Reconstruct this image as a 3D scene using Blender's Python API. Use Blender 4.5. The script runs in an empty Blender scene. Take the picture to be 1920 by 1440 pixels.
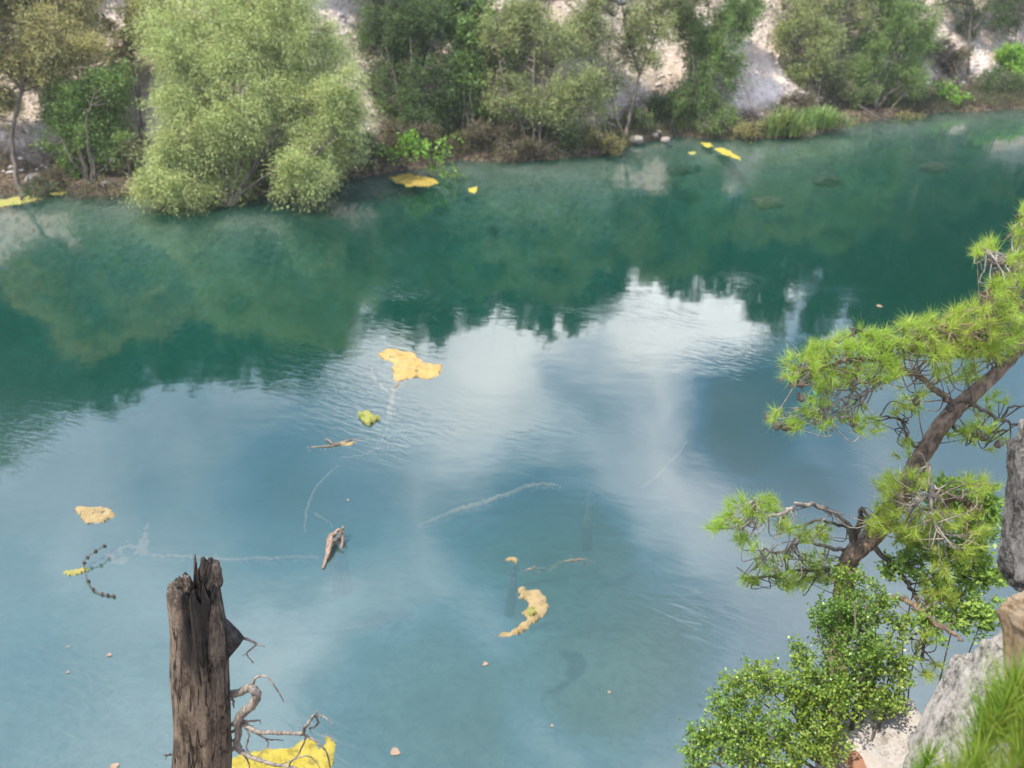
import bpy, bmesh, math, random
import numpy as np
from mathutils import Vector, Matrix, noise as mnoise

sc = bpy.context.scene
R = math.radians
random.seed(4)
RNG = np.random.default_rng(7)

# ------------------------------------------------------------------ camera
H = 10.0
PITCH = R(32.0)
F = 1450.0
cam_d = bpy.data.cameras.new('camera')
cam = bpy.data.objects.new('camera', cam_d)
sc.collection.objects.link(cam)
cam.location = (0, 0, H)
cam.rotation_euler = (R(90) - PITCH, 0, 0)
cam_d.sensor_width = 36.0
cam_d.lens = 36.0 * F / 1920.0
cam_d.clip_start = 0.05
cam_d.clip_end = 3000.0
cam_d.dof.use_dof = True
cam_d.dof.focus_distance = 6.6
cam_d.dof.aperture_fstop = 1.15
sc.camera = cam

# ------------------------------------------------------------------ world, sun, exposure
SUN_EL, SUN_AZ = 66.0, -103.0        # azimuth from +Y towards +X (light comes from the left)
sun_dir = Vector((math.sin(R(SUN_AZ)) * math.cos(R(SUN_EL)), math.cos(R(SUN_AZ)) * math.cos(R(SUN_EL)), math.sin(R(SUN_EL))))
sd = bpy.data.lights.new('sun', 'SUN')
sd.energy = 5.0
sd.angle = R(0.6)
sd.color = (1.0, 0.92, 0.79)
so = bpy.data.objects.new('sun', sd)
sc.collection.objects.link(so)
so.rotation_euler = (-sun_dir).to_track_quat('-Z', 'Y').to_euler()

sc.view_settings.view_transform = 'Standard'
sc.view_settings.look = 'None'
sc.view_settings.exposure = 0.66
sc.view_settings.gamma = 1.0
sc.cycles.use_denoising = True
sc.cycles.max_bounces = 8
sc.cycles.transparent_max_bounces = 16
sc.cycles.caustics_reflective = False
sc.cycles.caustics_refractive = False


def raydir(x, y):
    dx, dy = (x - 960.0) / F, (720.0 - y) / F
    c, s = math.cos(PITCH), math.sin(PITCH)
    return np.array([dx, c + s * dy, -s + c * dy])


def px(x, y, t):
    """the point seen at photo pixel x, y at depth t"""
    return raydir(x, y) * t + np.array([0, 0, H])


def pw(x, y, z=0.0):
    d = raydir(x, y)
    return px(x, y, (z - H) / d[2])


class NT:
    def __init__(s, tree):
        s.t = tree
        s.t.nodes.clear()

    def n(s, kind, **kw):
        nd = s.t.nodes.new(kind)
        for k, v in kw.items():
            setattr(nd, k, v)
        return nd

    def l(s, a, b):
        s.t.links.new(a, b)

    def val(s, sock, v):
        if hasattr(v, 'is_output') or isinstance(v, bpy.types.NodeSocket):
            s.l(v, sock)
        else:
            sock.default_value = v

    def math(s, op, a, b=0.0, c=0.0, clamp=False):
        nd = s.n('ShaderNodeMath', operation=op, use_clamp=clamp)
        s.val(nd.inputs[0], a)
        s.val(nd.inputs[1], b)
        s.val(nd.inputs[2], c)
        return nd.outputs[0]

    def vmath(s, op, a, b=None):
        nd = s.n('ShaderNodeVectorMath', operation=op)
        s.val(nd.inputs[0], a)
        if b is not None:
            s.val(nd.inputs[1], b)
        return nd.outputs[1] if op == 'DOT_PRODUCT' else nd.outputs[0]

    def mix(s, fac, a, b, mode='MIX'):
        nd = s.n('ShaderNodeMix', data_type='RGBA', blend_type=mode)
        s.val(nd.inputs[0], fac)
        s.val(nd.inputs[6], a if not isinstance(a, tuple) else (*a, 1)[:4])
        s.val(nd.inputs[7], b if not isinstance(b, tuple) else (*b, 1)[:4])
        return nd.outputs[2]

    def remap(s, v, a, b, lo=0.0, hi=1.0, smooth=True):
        nd = s.n('ShaderNodeMapRange')
        nd.interpolation_type = 'SMOOTHSTEP' if smooth else 'LINEAR'
        s.val(nd.inputs[0], v)
        for i, q in enumerate((a, b, lo, hi)):
            s.val(nd.inputs[1 + i], q)
        return nd.outputs[0]

    def noise(s, vec, scale, detail=4, rough=0.55, dist=0.0, out=0):
        nd = s.n('ShaderNodeTexNoise')
        if vec is not None:
            s.l(vec, nd.inputs['Vector'])
        nd.inputs['Scale'].default_value = scale
        nd.inputs['Detail'].default_value = detail
        nd.inputs['Roughness'].default_value = rough
        nd.inputs['Distortion'].default_value = dist
        return nd.outputs[out]

    def scale(s, vec, sx, sy, sz):
        nd = s.n('ShaderNodeMapping')
        s.l(vec, nd.inputs[0])
        nd.inputs['Scale'].default_value = (sx, sy, sz)
        return nd.outputs[0]


def mirror_dir(x, y):
    """sky direction that lies mirrored in still water at photo pixel x, y"""
    d = raydir(x, y)
    d = d / np.linalg.norm(d)
    return (float(d[0]), float(d[1]), float(-d[2]))


def build_world():
    w = bpy.data.worlds.new('World')
    sc.world = w
    w.use_nodes = True
    T = NT(w.node_tree)
    sky = T.n('ShaderNodeTexSky', sky_type='NISHITA', sun_disc=False)
    sky.sun_elevation = R(SUN_EL)
    sky.sun_rotation = R(SUN_AZ)
    sky.air_density = 1.0
    sky.dust_density = 0.2
    sky.ozone_density = 3.0
    bg1 = T.n('ShaderNodeBackground')
    T.l(sky.outputs[0], bg1.inputs[0])
    bg1.inputs[1].default_value = 0.15
    co = T.n('ShaderNodeTexCoord').outputs['Generated']
    nz = T.noise(co, 5.0, 3, 0.5, 0, 1)
    off = T.vmath('SUBTRACT', nz, (0.5, 0.5, 0.5))
    sc1 = T.n('ShaderNodeVectorMath', operation='SCALE')
    T.l(off, sc1.inputs[0])
    sc1.inputs['Scale'].default_value = 0.16
    wd = T.vmath('NORMALIZE', T.vmath('ADD', co, sc1.outputs[0]))
    base = T.noise(co, 2.6, 6, 0.55)
    m = T.remap(base, 0.30, 0.70, 0.32, 0.80)
    # cloud banks (+) and blue gaps (-): where in the sky, angular radius in degrees, weight
    for (x, y, rad, wt) in CLOUDS:
        d = mirror_dir(x, y)
        c = T.vmath('DOT_PRODUCT', wd, d)
        b = T.remap(c, math.cos(R(rad)), math.cos(R(rad * 0.15)), 0.0, wt)
        m = T.math('ADD', m, b)
    mask = T.remap(m, -0.35, 0.62)
    bright = T.remap(m, 0.45, 1.35, 0.0, 1.0)
    ccol = T.mix(bright, (0.58, 0.69, 0.95), (1.0, 0.99, 1.03))
    ccol = T.mix(T.remap(m, 0.05, 0.55), (0.20, 0.47, 0.95), ccol)
    bg2 = T.n('ShaderNodeBackground')
    T.l(ccol, bg2.inputs[0])
    T.l(T.remap(m, 0.4, 1.5, 1.5, 3.1, False), bg2.inputs[1])
    mx = T.n('ShaderNodeMixShader')
    T.l(mask, mx.inputs[0])
    T.l(bg1.outputs[0], mx.inputs[1])
    T.l(bg2.outputs[0], mx.inputs[2])
    out = T.n('ShaderNodeOutputWorld')
    T.l(mx.outputs[0], out.inputs[0])


CLOUDS = [
    (1220, 600, 9, 0.75), (1360, 545, 6, 0.7), (960, 600, 7, 0.45), (700, 600, 6, 0.45),
    (900, 740, 11, 0.28), (1360, 860, 8, 0.35), (1560, 830, 4, 0.4),
    (1130, 695, 5, -0.5), (1440, 800, 8, -0.85), (1330, 745, 6, -0.45), (640, 930, 10, -0.30),
    (980, 990, 8, -0.62), (1140, 1190, 9, -0.6), (780, 1340, 9, -0.55), (380, 880, 10, -0.08),
    (620, 1170, 7, 0.16), (80, 1050, 10, -0.02), (150, 1330, 10, -0.15), (1050, 1370, 9, -0.22), (100, 870, 7, 0.1),
    (480, 1320, 7, 0.02), (1320, 1320, 11, -0.25),
]
build_world()


# ------------------------------------------------------------------ helpers
def setp(o, label=None, cat=None, group=None, kind=None):
    if label: o['label'] = label
    if cat: o['category'] = cat
    if group: o['group'] = group
    if kind: o['kind'] = kind
    return o


def thing(name, label, cat, loc, group=None):
    o = bpy.data.objects.new(name, None)
    sc.collection.objects.link(o)
    o.location = [float(v) for v in loc]
    o.empty_display_size = 0.2
    return setp(o, label, cat, group)


class MB:
    """collects tubes, leaves and sheets; build() links them as ONE mesh object"""
    def __init__(s):
        s.v, s.q, s.t, s.k = [], [], [], 0

    def add(s, v, quads=None, tris=None):
        v = np.asarray(v, float).reshape(-1, 3)
        if quads is not None and len(quads): s.q.append(np.asarray(quads, int) + s.k)
        if tris is not None and len(tris): s.t.append(np.asarray(tris, int) + s.k)
        s.v.append(v)
        s.k += len(v)

    def tube(s, path, radii, sides=8, jit=0.0, cap=True):
        p = np.asarray(path, float)
        n = len(p)
        r = np.broadcast_to(np.asarray(radii, float), (n,))
        tan = np.gradient(p, axis=0)
        tan /= np.linalg.norm(tan, axis=1, keepdims=True) + 1e-9
        ref = np.array([0.31, 0.17, 0.93]) if abs(tan[0][2]) < 0.9 else np.array([0.9, 0.3, 0.1])
        u = np.cross(tan[0], ref); u /= np.linalg.norm(u)
        rings = []
        ang = np.arange(sides) * 2 * np.pi / sides
        for i in range(n):
            u = u - tan[i] * np.dot(u, tan[i]); u /= np.linalg.norm(u) + 1e-9
            w = np.cross(tan[i], u)
            rr = r[i] * (1 + (RNG.uniform(-jit, jit, sides) if jit else 0))
            rings.append(p[i] + (np.cos(ang) * rr)[:, None] * u + (np.sin(ang) * rr)[:, None] * w)
        v = np.concatenate(rings)
        i = np.arange(n - 1)[:, None] * sides
        j = np.arange(sides)[None]
        j2 = (j + 1) % sides
        q = np.stack([i + j, i + j2, i + sides + j2, i + sides + j], -1).reshape(-1, 4)
        tr = None
        if cap:
            v = np.concatenate([v, p[:1], p[-1:]])
            a, b = n * sides, n * sides + 1
            tr = [(a, (k + 1) % sides, k) for k in range(sides)] + [(b, (n - 1) * sides + k, (n - 1) * sides + (k + 1) % sides) for k in range(sides)]
        s.add(v, q, tr)

    def leaves(s, c, d, nrm, L, W, fold=0.0):
        d = d / (np.linalg.norm(d, axis=1, keepdims=True) + 1e-9)
        side = np.cross(d, nrm)
        side /= np.linalg.norm(side, axis=1, keepdims=True) + 1e-9
        L = np.broadcast_to(L, (len(c),))[:, None]
        W = np.broadcast_to(W, (len(c),))[:, None]
        up = np.cross(side, d)
        m = c + d * L * 0.45 + up * W * fold
        v = np.stack([c, m + side * W * 0.5, c + d * L, m - side * W * 0.5], 1).reshape(-1, 3)
        s.add(v, np.arange(len(c) * 4).reshape(-1, 4))

    def needles(s, c, d, L, W):
        """thin three-cornered needles"""
        d = d / (np.linalg.norm(d, axis=1, keepdims=True) + 1e-9)
        side = np.cross(d, RNG.normal(size=d.shape))
        side /= np.linalg.norm(side, axis=1, keepdims=True) + 1e-9
        L = np.broadcast_to(L, (len(c),))[:, None]
        W = np.broadcast_to(W, (len(c),))[:, None]
        v = np.stack([c - side * W * 0.5, c + side * W * 0.5, c + d * L], 1).reshape(-1, 3)
        s.add(v, None, np.arange(len(c) * 3).reshape(-1, 3))

    def build(s, name, mat, root=None, smooth=True):
        v = np.concatenate(s.v) if s.v else np.zeros((0, 3))
        loc = np.array(root.location) if root is not None else np.zeros(3)
        me = bpy.data.meshes.new(name)
        q = np.concatenate(s.q) if s.q else np.zeros((0, 4), int)
        t = np.concatenate(s.t) if s.t else np.zeros((0, 3), int)
        me.vertices.add(len(v))
        me.vertices.foreach_set('co', (v - loc).astype(np.float32).ravel())
        me.loops.add(q.size + t.size)
        me.loops.foreach_set('vertex_index', np.concatenate([q.ravel(), t.ravel()]).astype(np.int32))
        me.polygons.add(len(q) + len(t))
        st = np.concatenate([np.arange(len(q)) * 4, q.size + np.arange(len(t)) * 3]).astype(np.int32)
        me.polygons.foreach_set('loop_start', st)
        me.update(calc_edges=True)
        me.validate()
        if smooth:
            me.polygons.foreach_set('use_smooth', np.ones(len(me.polygons), bool))
        me.materials.append(mat)
        o = bpy.data.objects.new(name, me)
        sc.collection.objects.link(o)
        if root is not None: o.parent = root
        return o


def smooth_path(pts, n=4):
    """Catmull-Rom through pts (any number of columns)"""
    p = np.asarray(pts, float)
    if len(p) < 3:
        return np.array([p[0] + (p[-1] - p[0]) * k / n for k in range(n + 1)])
    a = np.concatenate([[2 * p[0] - p[1]], p, [2 * p[-1] - p[-2]]])
    out = []
    for i in range(1, len(a) - 2):
        for k in range(n):
            t = k / n
            out.append(0.5 * ((2 * a[i]) + (-a[i - 1] + a[i + 1]) * t + (2 * a[i - 1] - 5 * a[i] + 4 * a[i + 1] - a[i + 2]) * t * t
                              + (-a[i - 1] + 3 * a[i] - 3 * a[i + 1] + a[i + 2]) * t ** 3))
    out.append(p[-1])
    return np.array(out)


def lat(ix, iy, seed):
    h = (ix * 374761393 + iy * 668265263 + seed * 1442695041) & 0xFFFFFFFF
    h = ((h ^ (h >> 13)) * 1274126177) & 0xFFFFFFFF
    return ((h ^ (h >> 16)) & 0xFFFFFF) / float(0xFFFFFF)


def vnoise(x, y, seed=0):
    x = np.asarray(x, float); y = np.asarray(y, float)
    ix, iy = np.floor(x).astype(np.int64), np.floor(y).astype(np.int64)
    fx, fy = x - ix, y - iy
    fx = fx * fx * (3 - 2 * fx); fy = fy * fy * (3 - 2 * fy)
    a = lat(ix, iy, seed) * (1 - fx) + lat(ix + 1, iy, seed) * fx
    b = lat(ix, iy + 1, seed) * (1 - fx) + lat(ix + 1, iy + 1, seed) * fx
    return (a * (1 - fy) + b * fy) * 2 - 1


def fbm(x, y, seed=0, o=4):
    r, a, f = 0.0, 0.5, 1.0
    for k in range(o):
        r = r + a * vnoise(np.asarray(x) * f, np.asarray(y) * f, seed + k)
        a *= 0.5; f *= 2.03
    return r


def sstep(a, b, x):
    t = np.clip((x - a) / (b - a), 0, 1)
    return t * t * (3 - 2 * t)


# ------------------------------------------------------------------ materials
def new_mat(name):
    m = bpy.data.materials.new(name)
    m.use_nodes = True
    return m, NT(m.node_tree)


def out_surf(T, sh):
    o = T.n('ShaderNodeOutputMaterial')
    T.l(sh, o.inputs[0])
    return o


def mat_leaf(name, col, var=0.35, alt=None, transl=0.35, rough=0.5, spec=0.3):
    """leaf: reflected and transmitted light, each leaf a slightly different colour"""
    m, T = new_mat(name)
    g = T.n('ShaderNodeNewGeometry')
    rnd = g.outputs['Random Per Island']
    lo = tuple(c * (1 - var) for c in col)
    hi = tuple(min(1, c * (1 + var)) for c in col)
    if alt is None: alt = (col[0] * 1.5, col[1] * 1.12, col[2] * 0.8)
    c1 = T.mix(rnd, lo, hi)
    r2 = T.math('FRACT', T.math('MULTIPLY', rnd, 7.31))
    big = T.noise(g.outputs['Position'], 0.9, 2)
    c2 = T.mix(T.remap(T.math('ADD', T.math('MULTIPLY', r2, 0.5), big), 0.6, 1.05), c1, alt)
    pr = T.n('ShaderNodeBsdfPrincipled')
    T.l(c2, pr.inputs['Base Color'])
    pr.inputs['Roughness'].default_value = rough
    pr.inputs['Specular IOR Level'].default_value = spec
    tr = T.n('ShaderNodeBsdfTranslucent')
    T.l(T.mix(1.0, c2, (1.25, 1.3, 0.75), 'MULTIPLY'), tr.inputs[0])
    mx = T.n('ShaderNodeMixShader')
    mx.inputs[0].default_value = transl
    T.l(pr.outputs[0], mx.inputs[1]); T.l(tr.outputs[0], mx.inputs[2])
    out_surf(T, mx.outputs[0])
    return m


def mat_bark(name, a, b, scale=14, bump=0.4, stretch=0.25):
    m, T = new_mat(name)
    co = T.n('ShaderNodeTexCoord').outputs['Object']
    v = T.scale(co, 1, 1, stretch)
    n1 = T.noise(v, scale, 6, 0.65, 0.6)
    n2 = T.noise(co, scale * 0.25, 3)
    c = T.mix(T.remap(T.math('ADD', T.math('MULTIPLY', n1, 0.7), T.math('MULTIPLY', n2, 0.3)), 0.36, 0.64), a, b)
    pr = T.n('ShaderNodeBsdfPrincipled')
    T.l(c, pr.inputs['Base Color'])
    pr.inputs['Roughness'].default_value = 0.85
    pr.inputs['Specular IOR Level'].default_value = 0.2
    bp = T.n('ShaderNodeBump')
    bp.inputs['Strength'].default_value = bump
    bp.inputs['Distance'].default_value = 0.02
    T.l(n1, bp.inputs['Height']); T.l(bp.outputs[0], pr.inputs['Normal'])
    out_surf(T, pr.outputs[0])
    return m


def mat_rock(name, pale, dark, lichen=0.5, scale=9.0, tint=None, bump=0.6):
    m, T = new_mat(name)
    co = T.n('ShaderNodeTexCoord').outputs['Object']
    n1 = T.noise(co, scale, 8, 0.68, 0.3)
    n2 = T.noise(co, scale * 3.3, 6, 0.7)
    n3 = T.noise(co, scale * 0.22, 3)
    f = T.math('ADD', T.math('MULTIPLY', n1, 0.55), T.math('ADD', T.math('MULTIPLY', n2, 0.3), T.math('MULTIPLY', n3, 0.35)))
    c = T.mix(T.remap(f, 0.60 - 0.3 * lichen, 0.82 - 0.3 * lichen), dark, pale)
    if tint:
        c = T.mix(T.remap(n3, 0.45, 0.65, 0, 0.8), c, tint)
    pr = T.n('ShaderNodeBsdfPrincipled')
    T.l(c, pr.inputs['Base Color'])
    pr.inputs['Roughness'].default_value = 0.9
    pr.inputs['Specular IOR Level'].default_value = 0.2
    bp = T.n('ShaderNodeBump')
    bp.inputs['Strength'].default_value = bump
    bp.inputs['Distance'].default_value = 0.03
    T.l(T.math('ADD', n1, T.math('MULTIPLY', n2, 0.6)), bp.inputs['Height']); T.l(bp.outputs[0], pr.inputs['Normal'])
    out_surf(T, pr.outputs[0])
    return m


def mat_algae(name, a, b, c):
    m, T = new_mat(name)
    co = T.n('ShaderNodeNewGeometry').outputs['Position']
    n1 = T.noise(co, 3.0, 5, 0.6, 0.5)
    n2 = T.noise(co, 7.0, 8, 0.8)
    col = T.mix(T.remap(n1, 0.35, 0.65), a, b)
    col = T.mix(T.remap(n2, 0.46, 0.66, 0, 0.9), col, c)
    pr = T.n('ShaderNodeBsdfPrincipled')
    T.l(col, pr.inputs['Base Color'])
    pr.inputs['Roughness'].default_value = 0.75
    bp = T.n('ShaderNodeBump'); bp.inputs['Strength'].default_value = 1.0; bp.inputs['Distance'].default_value = 0.05
    T.l(n2, bp.inputs['Height']); T.l(bp.outputs[0], pr.inputs['Normal'])
    out_surf(T, pr.outputs[0])
    return m


def mat_ground():
    m, T = new_mat('ground_stone_and_soil')
    g = T.n('ShaderNodeNewGeometry')
    pos = g.outputs['Position']
    sep = T.n('ShaderNodeSeparateXYZ'); T.l(pos, sep.inputs[0])
    n1 = T.noise(pos, 0.7, 6, 0.6)
    n2 = T.noise(pos, 5.0, 6, 0.7)
    vo = T.n('ShaderNodeTexVoronoi'); T.l(pos, vo.inputs['Vector']); vo.inputs['Scale'].default_value = 3.2
    gcol = T.mix(T.remap(n1, 0.3, 0.7), (0.46, 0.37, 0.305), (0.58, 0.50, 0.435))
    gcol = T.mix(T.remap(n2, 0.50, 0.70, 0, 0.7), gcol, (0.25, 0.205, 0.165))
    gcol = T.mix(T.remap(vo.outputs['Distance'], 0.0, 0.25, 0.55, 0.0), gcol, (0.62, 0.56, 0.51))
    gul = T.noise(T.scale(pos, 1.3, 0.25, 0.25), 1.0, 6, 0.65, 0.4)
    gcol = T.mix(T.remap(gul, 0.48, 0.66, 0, 0.6), gcol, (0.30, 0.24, 0.19))
    soil = T.mix(T.remap(n2, 0.38, 0.68), (0.035, 0.027, 0.02), (0.17, 0.125, 0.08))
    zz = T.math('ADD', sep.outputs['Z'], T.math('MULTIPLY', T.math('SUBTRACT', n1, 0.5), 2.2))
    c = T.mix(T.remap(zz, 0.5, 1.7), soil, gcol)
    bed = T.mix(T.remap(n1, 0.3, 0.7), (0.20, 0.205, 0.165), (0.36, 0.35, 0.30))
    bed = T.mix(T.remap(n2, 0.45, 0.7, 0, 0.5), bed, (0.13, 0.15, 0.09))
    c = T.mix(T.remap(sep.outputs['Z'], -0.25, 0.05), bed, c)
    # forest floor on the upper slope
    c = T.mix(T.remap(zz, 9.5, 12.5), c, (0.10, 0.095, 0.05))
    pr = T.n('ShaderNodeBsdfPrincipled')
    T.l(c, pr.inputs['Base Color'])
    pr.inputs['Roughness'].default_value = 0.95
    pr.inputs['Specular IOR Level'].default_value = 0.1
    bp = T.n('ShaderNodeBump'); bp.inputs['Strength'].default_value = 0.8; bp.inputs['Distance'].default_value = 0.15
    T.l(T.math('ADD', n2, vo.outputs['Distance']), bp.inputs['Height']); T.l(bp.outputs[0], pr.inputs['Normal'])
    out_surf(T, pr.outputs[0])
    return m


def mat_water():
    m, T = new_mat('lake_water')
    g = T.n('ShaderNodeNewGeometry')
    pos = g.outputs['Position']
    # gentle swell everywhere, fine wind ripples in patches
    swell = T.noise(T.scale(pos, 0.5, 0.9, 1), 1.1, 3, 0.5)
    rv = T.n('ShaderNodeVectorRotate', rotation_type='Z_AXIS'); T.l(pos, rv.inputs[0]); rv.inputs['Angle'].default_value = R(24)
    rip = T.noise(T.scale(rv.outputs[0], 1.1, 4.2, 1), 2.0, 3, 0.5, 0.8)
    pm = T.noise(T.scale(rv.outputs[0], 0.13, 0.20, 1), 1.0, 2, 0.5)
    patch = T.remap(pm, 0.50, 0.70, 0.05, 1.0)
    hgt = T.math('ADD', T.math('MULTIPLY', swell, 0.006), T.math('MULTIPLY', T.math('MULTIPLY', rip, patch), 0.009))
    bp = T.n('ShaderNodeBump'); bp.inputs['Strength'].default_value = 1.0; bp.inputs['Distance'].default_value = 1.0
    T.l(hgt, bp.inputs['Height'])
    fr = T.n('ShaderNodeFresnel'); fr.inputs['IOR'].default_value = 1.33
    T.l(bp.outputs[0], fr.inputs['Normal'])
    fac = T.math('MULTIPLY_ADD', fr.outputs[0], 1.0, 0.118, clamp=True)
    gl = T.n('ShaderNodeBsdfGlossy'); gl.inputs['Roughness'].default_value = 0.03
    T.l(bp.outputs[0], gl.inputs['Normal'])
    df = T.n('ShaderNodeBsdfDiffuse')
    # milky suspended lime over the near shallows, clear deep green water farther out
    sp = T.n('ShaderNodeSeparateXYZ'); T.l(pos, sp.inputs[0])
    milk = T.noise(pos, 0.16, 3, 0.5)
    yy = T.math('ADD', sp.outputs['Y'], T.math('MULTIPLY', T.math('SUBTRACT', milk, 0.5), 14.0))
    near = T.remap(yy, 19.0, 7.0)
    grey = T.remap(T.math('ADD', sp.outputs['X'], T.math('MULTIPLY', milk, 3.0)), 2.0, 6.0)
    shal = T.mix(grey, (0.066, 0.125, 0.108), (0.095, 0.118, 0.102))
    T.l(T.mix(near, (0.004, 0.070, 0.044), shal), df.inputs[0])
    tp = T.n('ShaderNodeBsdfTransparent')
    m1 = T.n('ShaderNodeMixShader'); T.l(T.remap(near, 0.0, 1.0, 0.34, 0.50, False), m1.inputs[0])
    T.l(tp.outputs[0], m1.inputs[1]); T.l(df.outputs[0], m1.inputs[2])
    m2 = T.n('ShaderNodeMixShader'); T.l(fac, m2.inputs[0])
    T.l(m1.outputs[0], m2.inputs[1]); T.l(gl.outputs[0], m2.inputs[2])
    o = out_surf(T, m2.outputs[0])
    va = T.n('ShaderNodeVolumeAbsorption')
    va.inputs['Color'].default_value = (0.12, 0.56, 0.58, 1)
    va.inputs['Density'].default_value = 0.36
    T.l(va.outputs[0], o.inputs['Volume'])
    return m


BARK_GREY = mat_bark('grey_brown_bark', (0.06, 0.05, 0.04), (0.17, 0.14, 0.11), 8)
BARK_PINE = mat_bark('reddish_pine_bark', (0.07, 0.05, 0.038), (0.28, 0.20, 0.145), 26, 1.0, 0.45)
BARK_DEAD = mat_bark('bleached_dead_wood', (0.09, 0.078, 0.066), (0.28, 0.245, 0.21), 20, 0.4)
BARK_DARK = mat_bark('dark_twig_bark', (0.045, 0.038, 0.03), (0.12, 0.10, 0.08), 18, 0.3)
WOOD_WET = mat_bark('pale_sunken_wood', (0.11, 0.085, 0.06), (0.25, 0.19, 0.13), 10, 0.4)

# ------------------------------------------------------------------ ground, water
SHORE_PX = [(-500, 400), (0, 372), (130, 359), (250, 372), (430, 372), (560, 360), (700, 328), (860, 300), (1000, 302), (1130, 292), (1190, 272), (1270, 256),
            (1330, 262), (1420, 262), (1500, 256), (1600, 234), (1700, 216), (1800, 210), (1920, 204), (2400, 190)]
_s = np.array([pw(x, y)[:2] for x, y in SHORE_PX])
SX, SY = _s[:, 0], _s[:, 1]
SX = np.concatenate([[-400], SX, [400]]); SY = np.concatenate([[22], SY, [90]])


def terrain(x, y):
    x = np.asarray(x, float); y = np.asarray(y, float)
    sh = np.interp(x, SX, SY)
    s = (y - sh) * 0.95 + 0.5 * fbm(x * 0.5, y * 0.5, 3, 3)
    nz = fbm(x * 0.33, y * 0.33, 11, 5)
    bank = 0.32 * sstep(-0.1, 0.5, s) + 0.13 * np.clip(s, 0, 2.2) + 0.72 * np.clip(s - 2.2, 0, 17) + 0.3 * np.clip(s - 19.2, 0, 60)
    bank = bank + nz * np.clip(s * 0.16, 0, 1.1)
    bed = -0.10 + np.where(s < 0, s * 0.16, 0) - 0.55 * np.clip(-s - 2.0, 0, 40)
    far = np.where(s > 0, bank, bed)
    # near cliff below the camera, with a ledge on its right
    n2 = fbm(x * 0.8, y * 0.8, 21, 4)
    near = np.minimum(8.35, 8.35 - 1.78 * (y - 0.15)) + 0.25 * n2 * sstep(0.2, 1.2, y)
    ledge = np.minimum(4.45, 4.45 - 2.6 * (y - 3.45)) + 0.2 * n2
    near = np.where(x > 1.3, np.maximum(near, ledge - 4 * np.clip(1.9 - x, 0, 1)), near)
    # lake bed off the cliff foot: shallow, deepening outward, with hollows
    dn = np.clip(y - 5.0, 0, 60)
    shal = -0.85 - 0.13 * dn - 0.018 * dn ** 2 - 0.9 * np.clip(fbm(x * 0.16 + 3, y * 0.16, 31, 2) + 0.1, 0, 1) - 0.02 * np.clip(x - 2, 0, 20)
    near = np.maximum(near, np.maximum(shal, -9.0))
    return np.maximum(np.maximum(far, -9.0), near) + 0.0


def gz(x, y):
    return float(terrain(np.array([x]), np.array([y]))[0])


def ground_at(x, y):
    """first ground point under photo pixel x, y on the far bank"""
    d = raydir(x, y)
    t = np.arange(24, 90, 0.05)
    p = d[None] * t[:, None] + np.array([0, 0, H])
    z = terrain(p[:, 0], p[:, 1])
    k = np.nonzero(p[:, 2] <= np.maximum(z, 0.0))[0]
    k = k[0] if len(k) else len(t) - 1
    return p[k], t[k]


def build_ground():
    xs = np.concatenate([np.linspace(-900, -45, 40)[:-1], np.linspace(-45, -1, 130)[:-1], np.linspace(-1, 7, 60)[:-1], np.linspace(7, 55, 150)[:-1], np.linspace(55, 900, 40)])
    ys = np.concatenate([np.linspace(-600, -2, 20)[:-1], np.linspace(-2, 7, 70)[:-1], np.linspace(7, 24, 40)[:-1], np.linspace(24, 66, 170)[:-1], np.linspace(66, 1200, 50)])
    X, Y = np.meshgrid(xs, ys)
    Z = terrain(X, Y)
    mb = MB()
    nx, ny = len(xs), len(ys)
    i = (np.arange(ny - 1)[:, None] * nx + np.arange(nx - 1)[None]).ravel()
    mb.add(np.stack([X, Y, Z], -1), np.stack([i, i + 1, i + nx + 1, i + nx], -1))
    o = mb.build('ground', mat_ground())
    setp(o, kind='structure')
    # water: a closed body, its sides buried in the ground or far away
    bm = bmesh.new()
    bmesh.ops.create_cube(bm, size=1.0)
    for v in bm.verts:
        v.co = Vector((v.co.x * 700, 45 + v.co.y * 130, -7 + v.co.z * 14))
    me = bpy.data.meshes.new('lake_water')
    bm.to_mesh(me); bm.free()
    me.materials.append(mat_water())
    w = bpy.data.objects.new('lake_water', me)
    sc.collection.objects.link(w)
    setp(w, kind='structure')


build_ground()


# ------------------------------------------------------------------ trees of the far bank
def crown_spray(mb, C, A, tw, nl, r, L, W, droop, spread, up=0.6):
    """leaves along one twig per clump centre C with axis A"""
    M = len(C)
    k = nl
    t = RNG.uniform(0, 1, (M, k, 1))
    l = tw * RNG.uniform(0.6, 1.3, (M, 1, 1))
    A = A[:, None, :]
    P = C[:, None, :] + A * l * (t - 0.4) + RNG.normal(size=(M, k, 3)) * r
    P[..., 2:] -= droop * l * t * t
    D = A + RNG.normal(size=(M, k, 3)) * spread
    D[..., 2] -= droop * 0.9
    N = RNG.normal(size=(M, k, 3)) * 0.7
    N[..., 2] += up
    mb.leaves(P.reshape(-1, 3), D.reshape(-1, 3), N.reshape(-1, 3), L * RNG.uniform(0.7, 1.3, M * k), W * RNG.uniform(0.8, 1.25, M * k))


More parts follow.
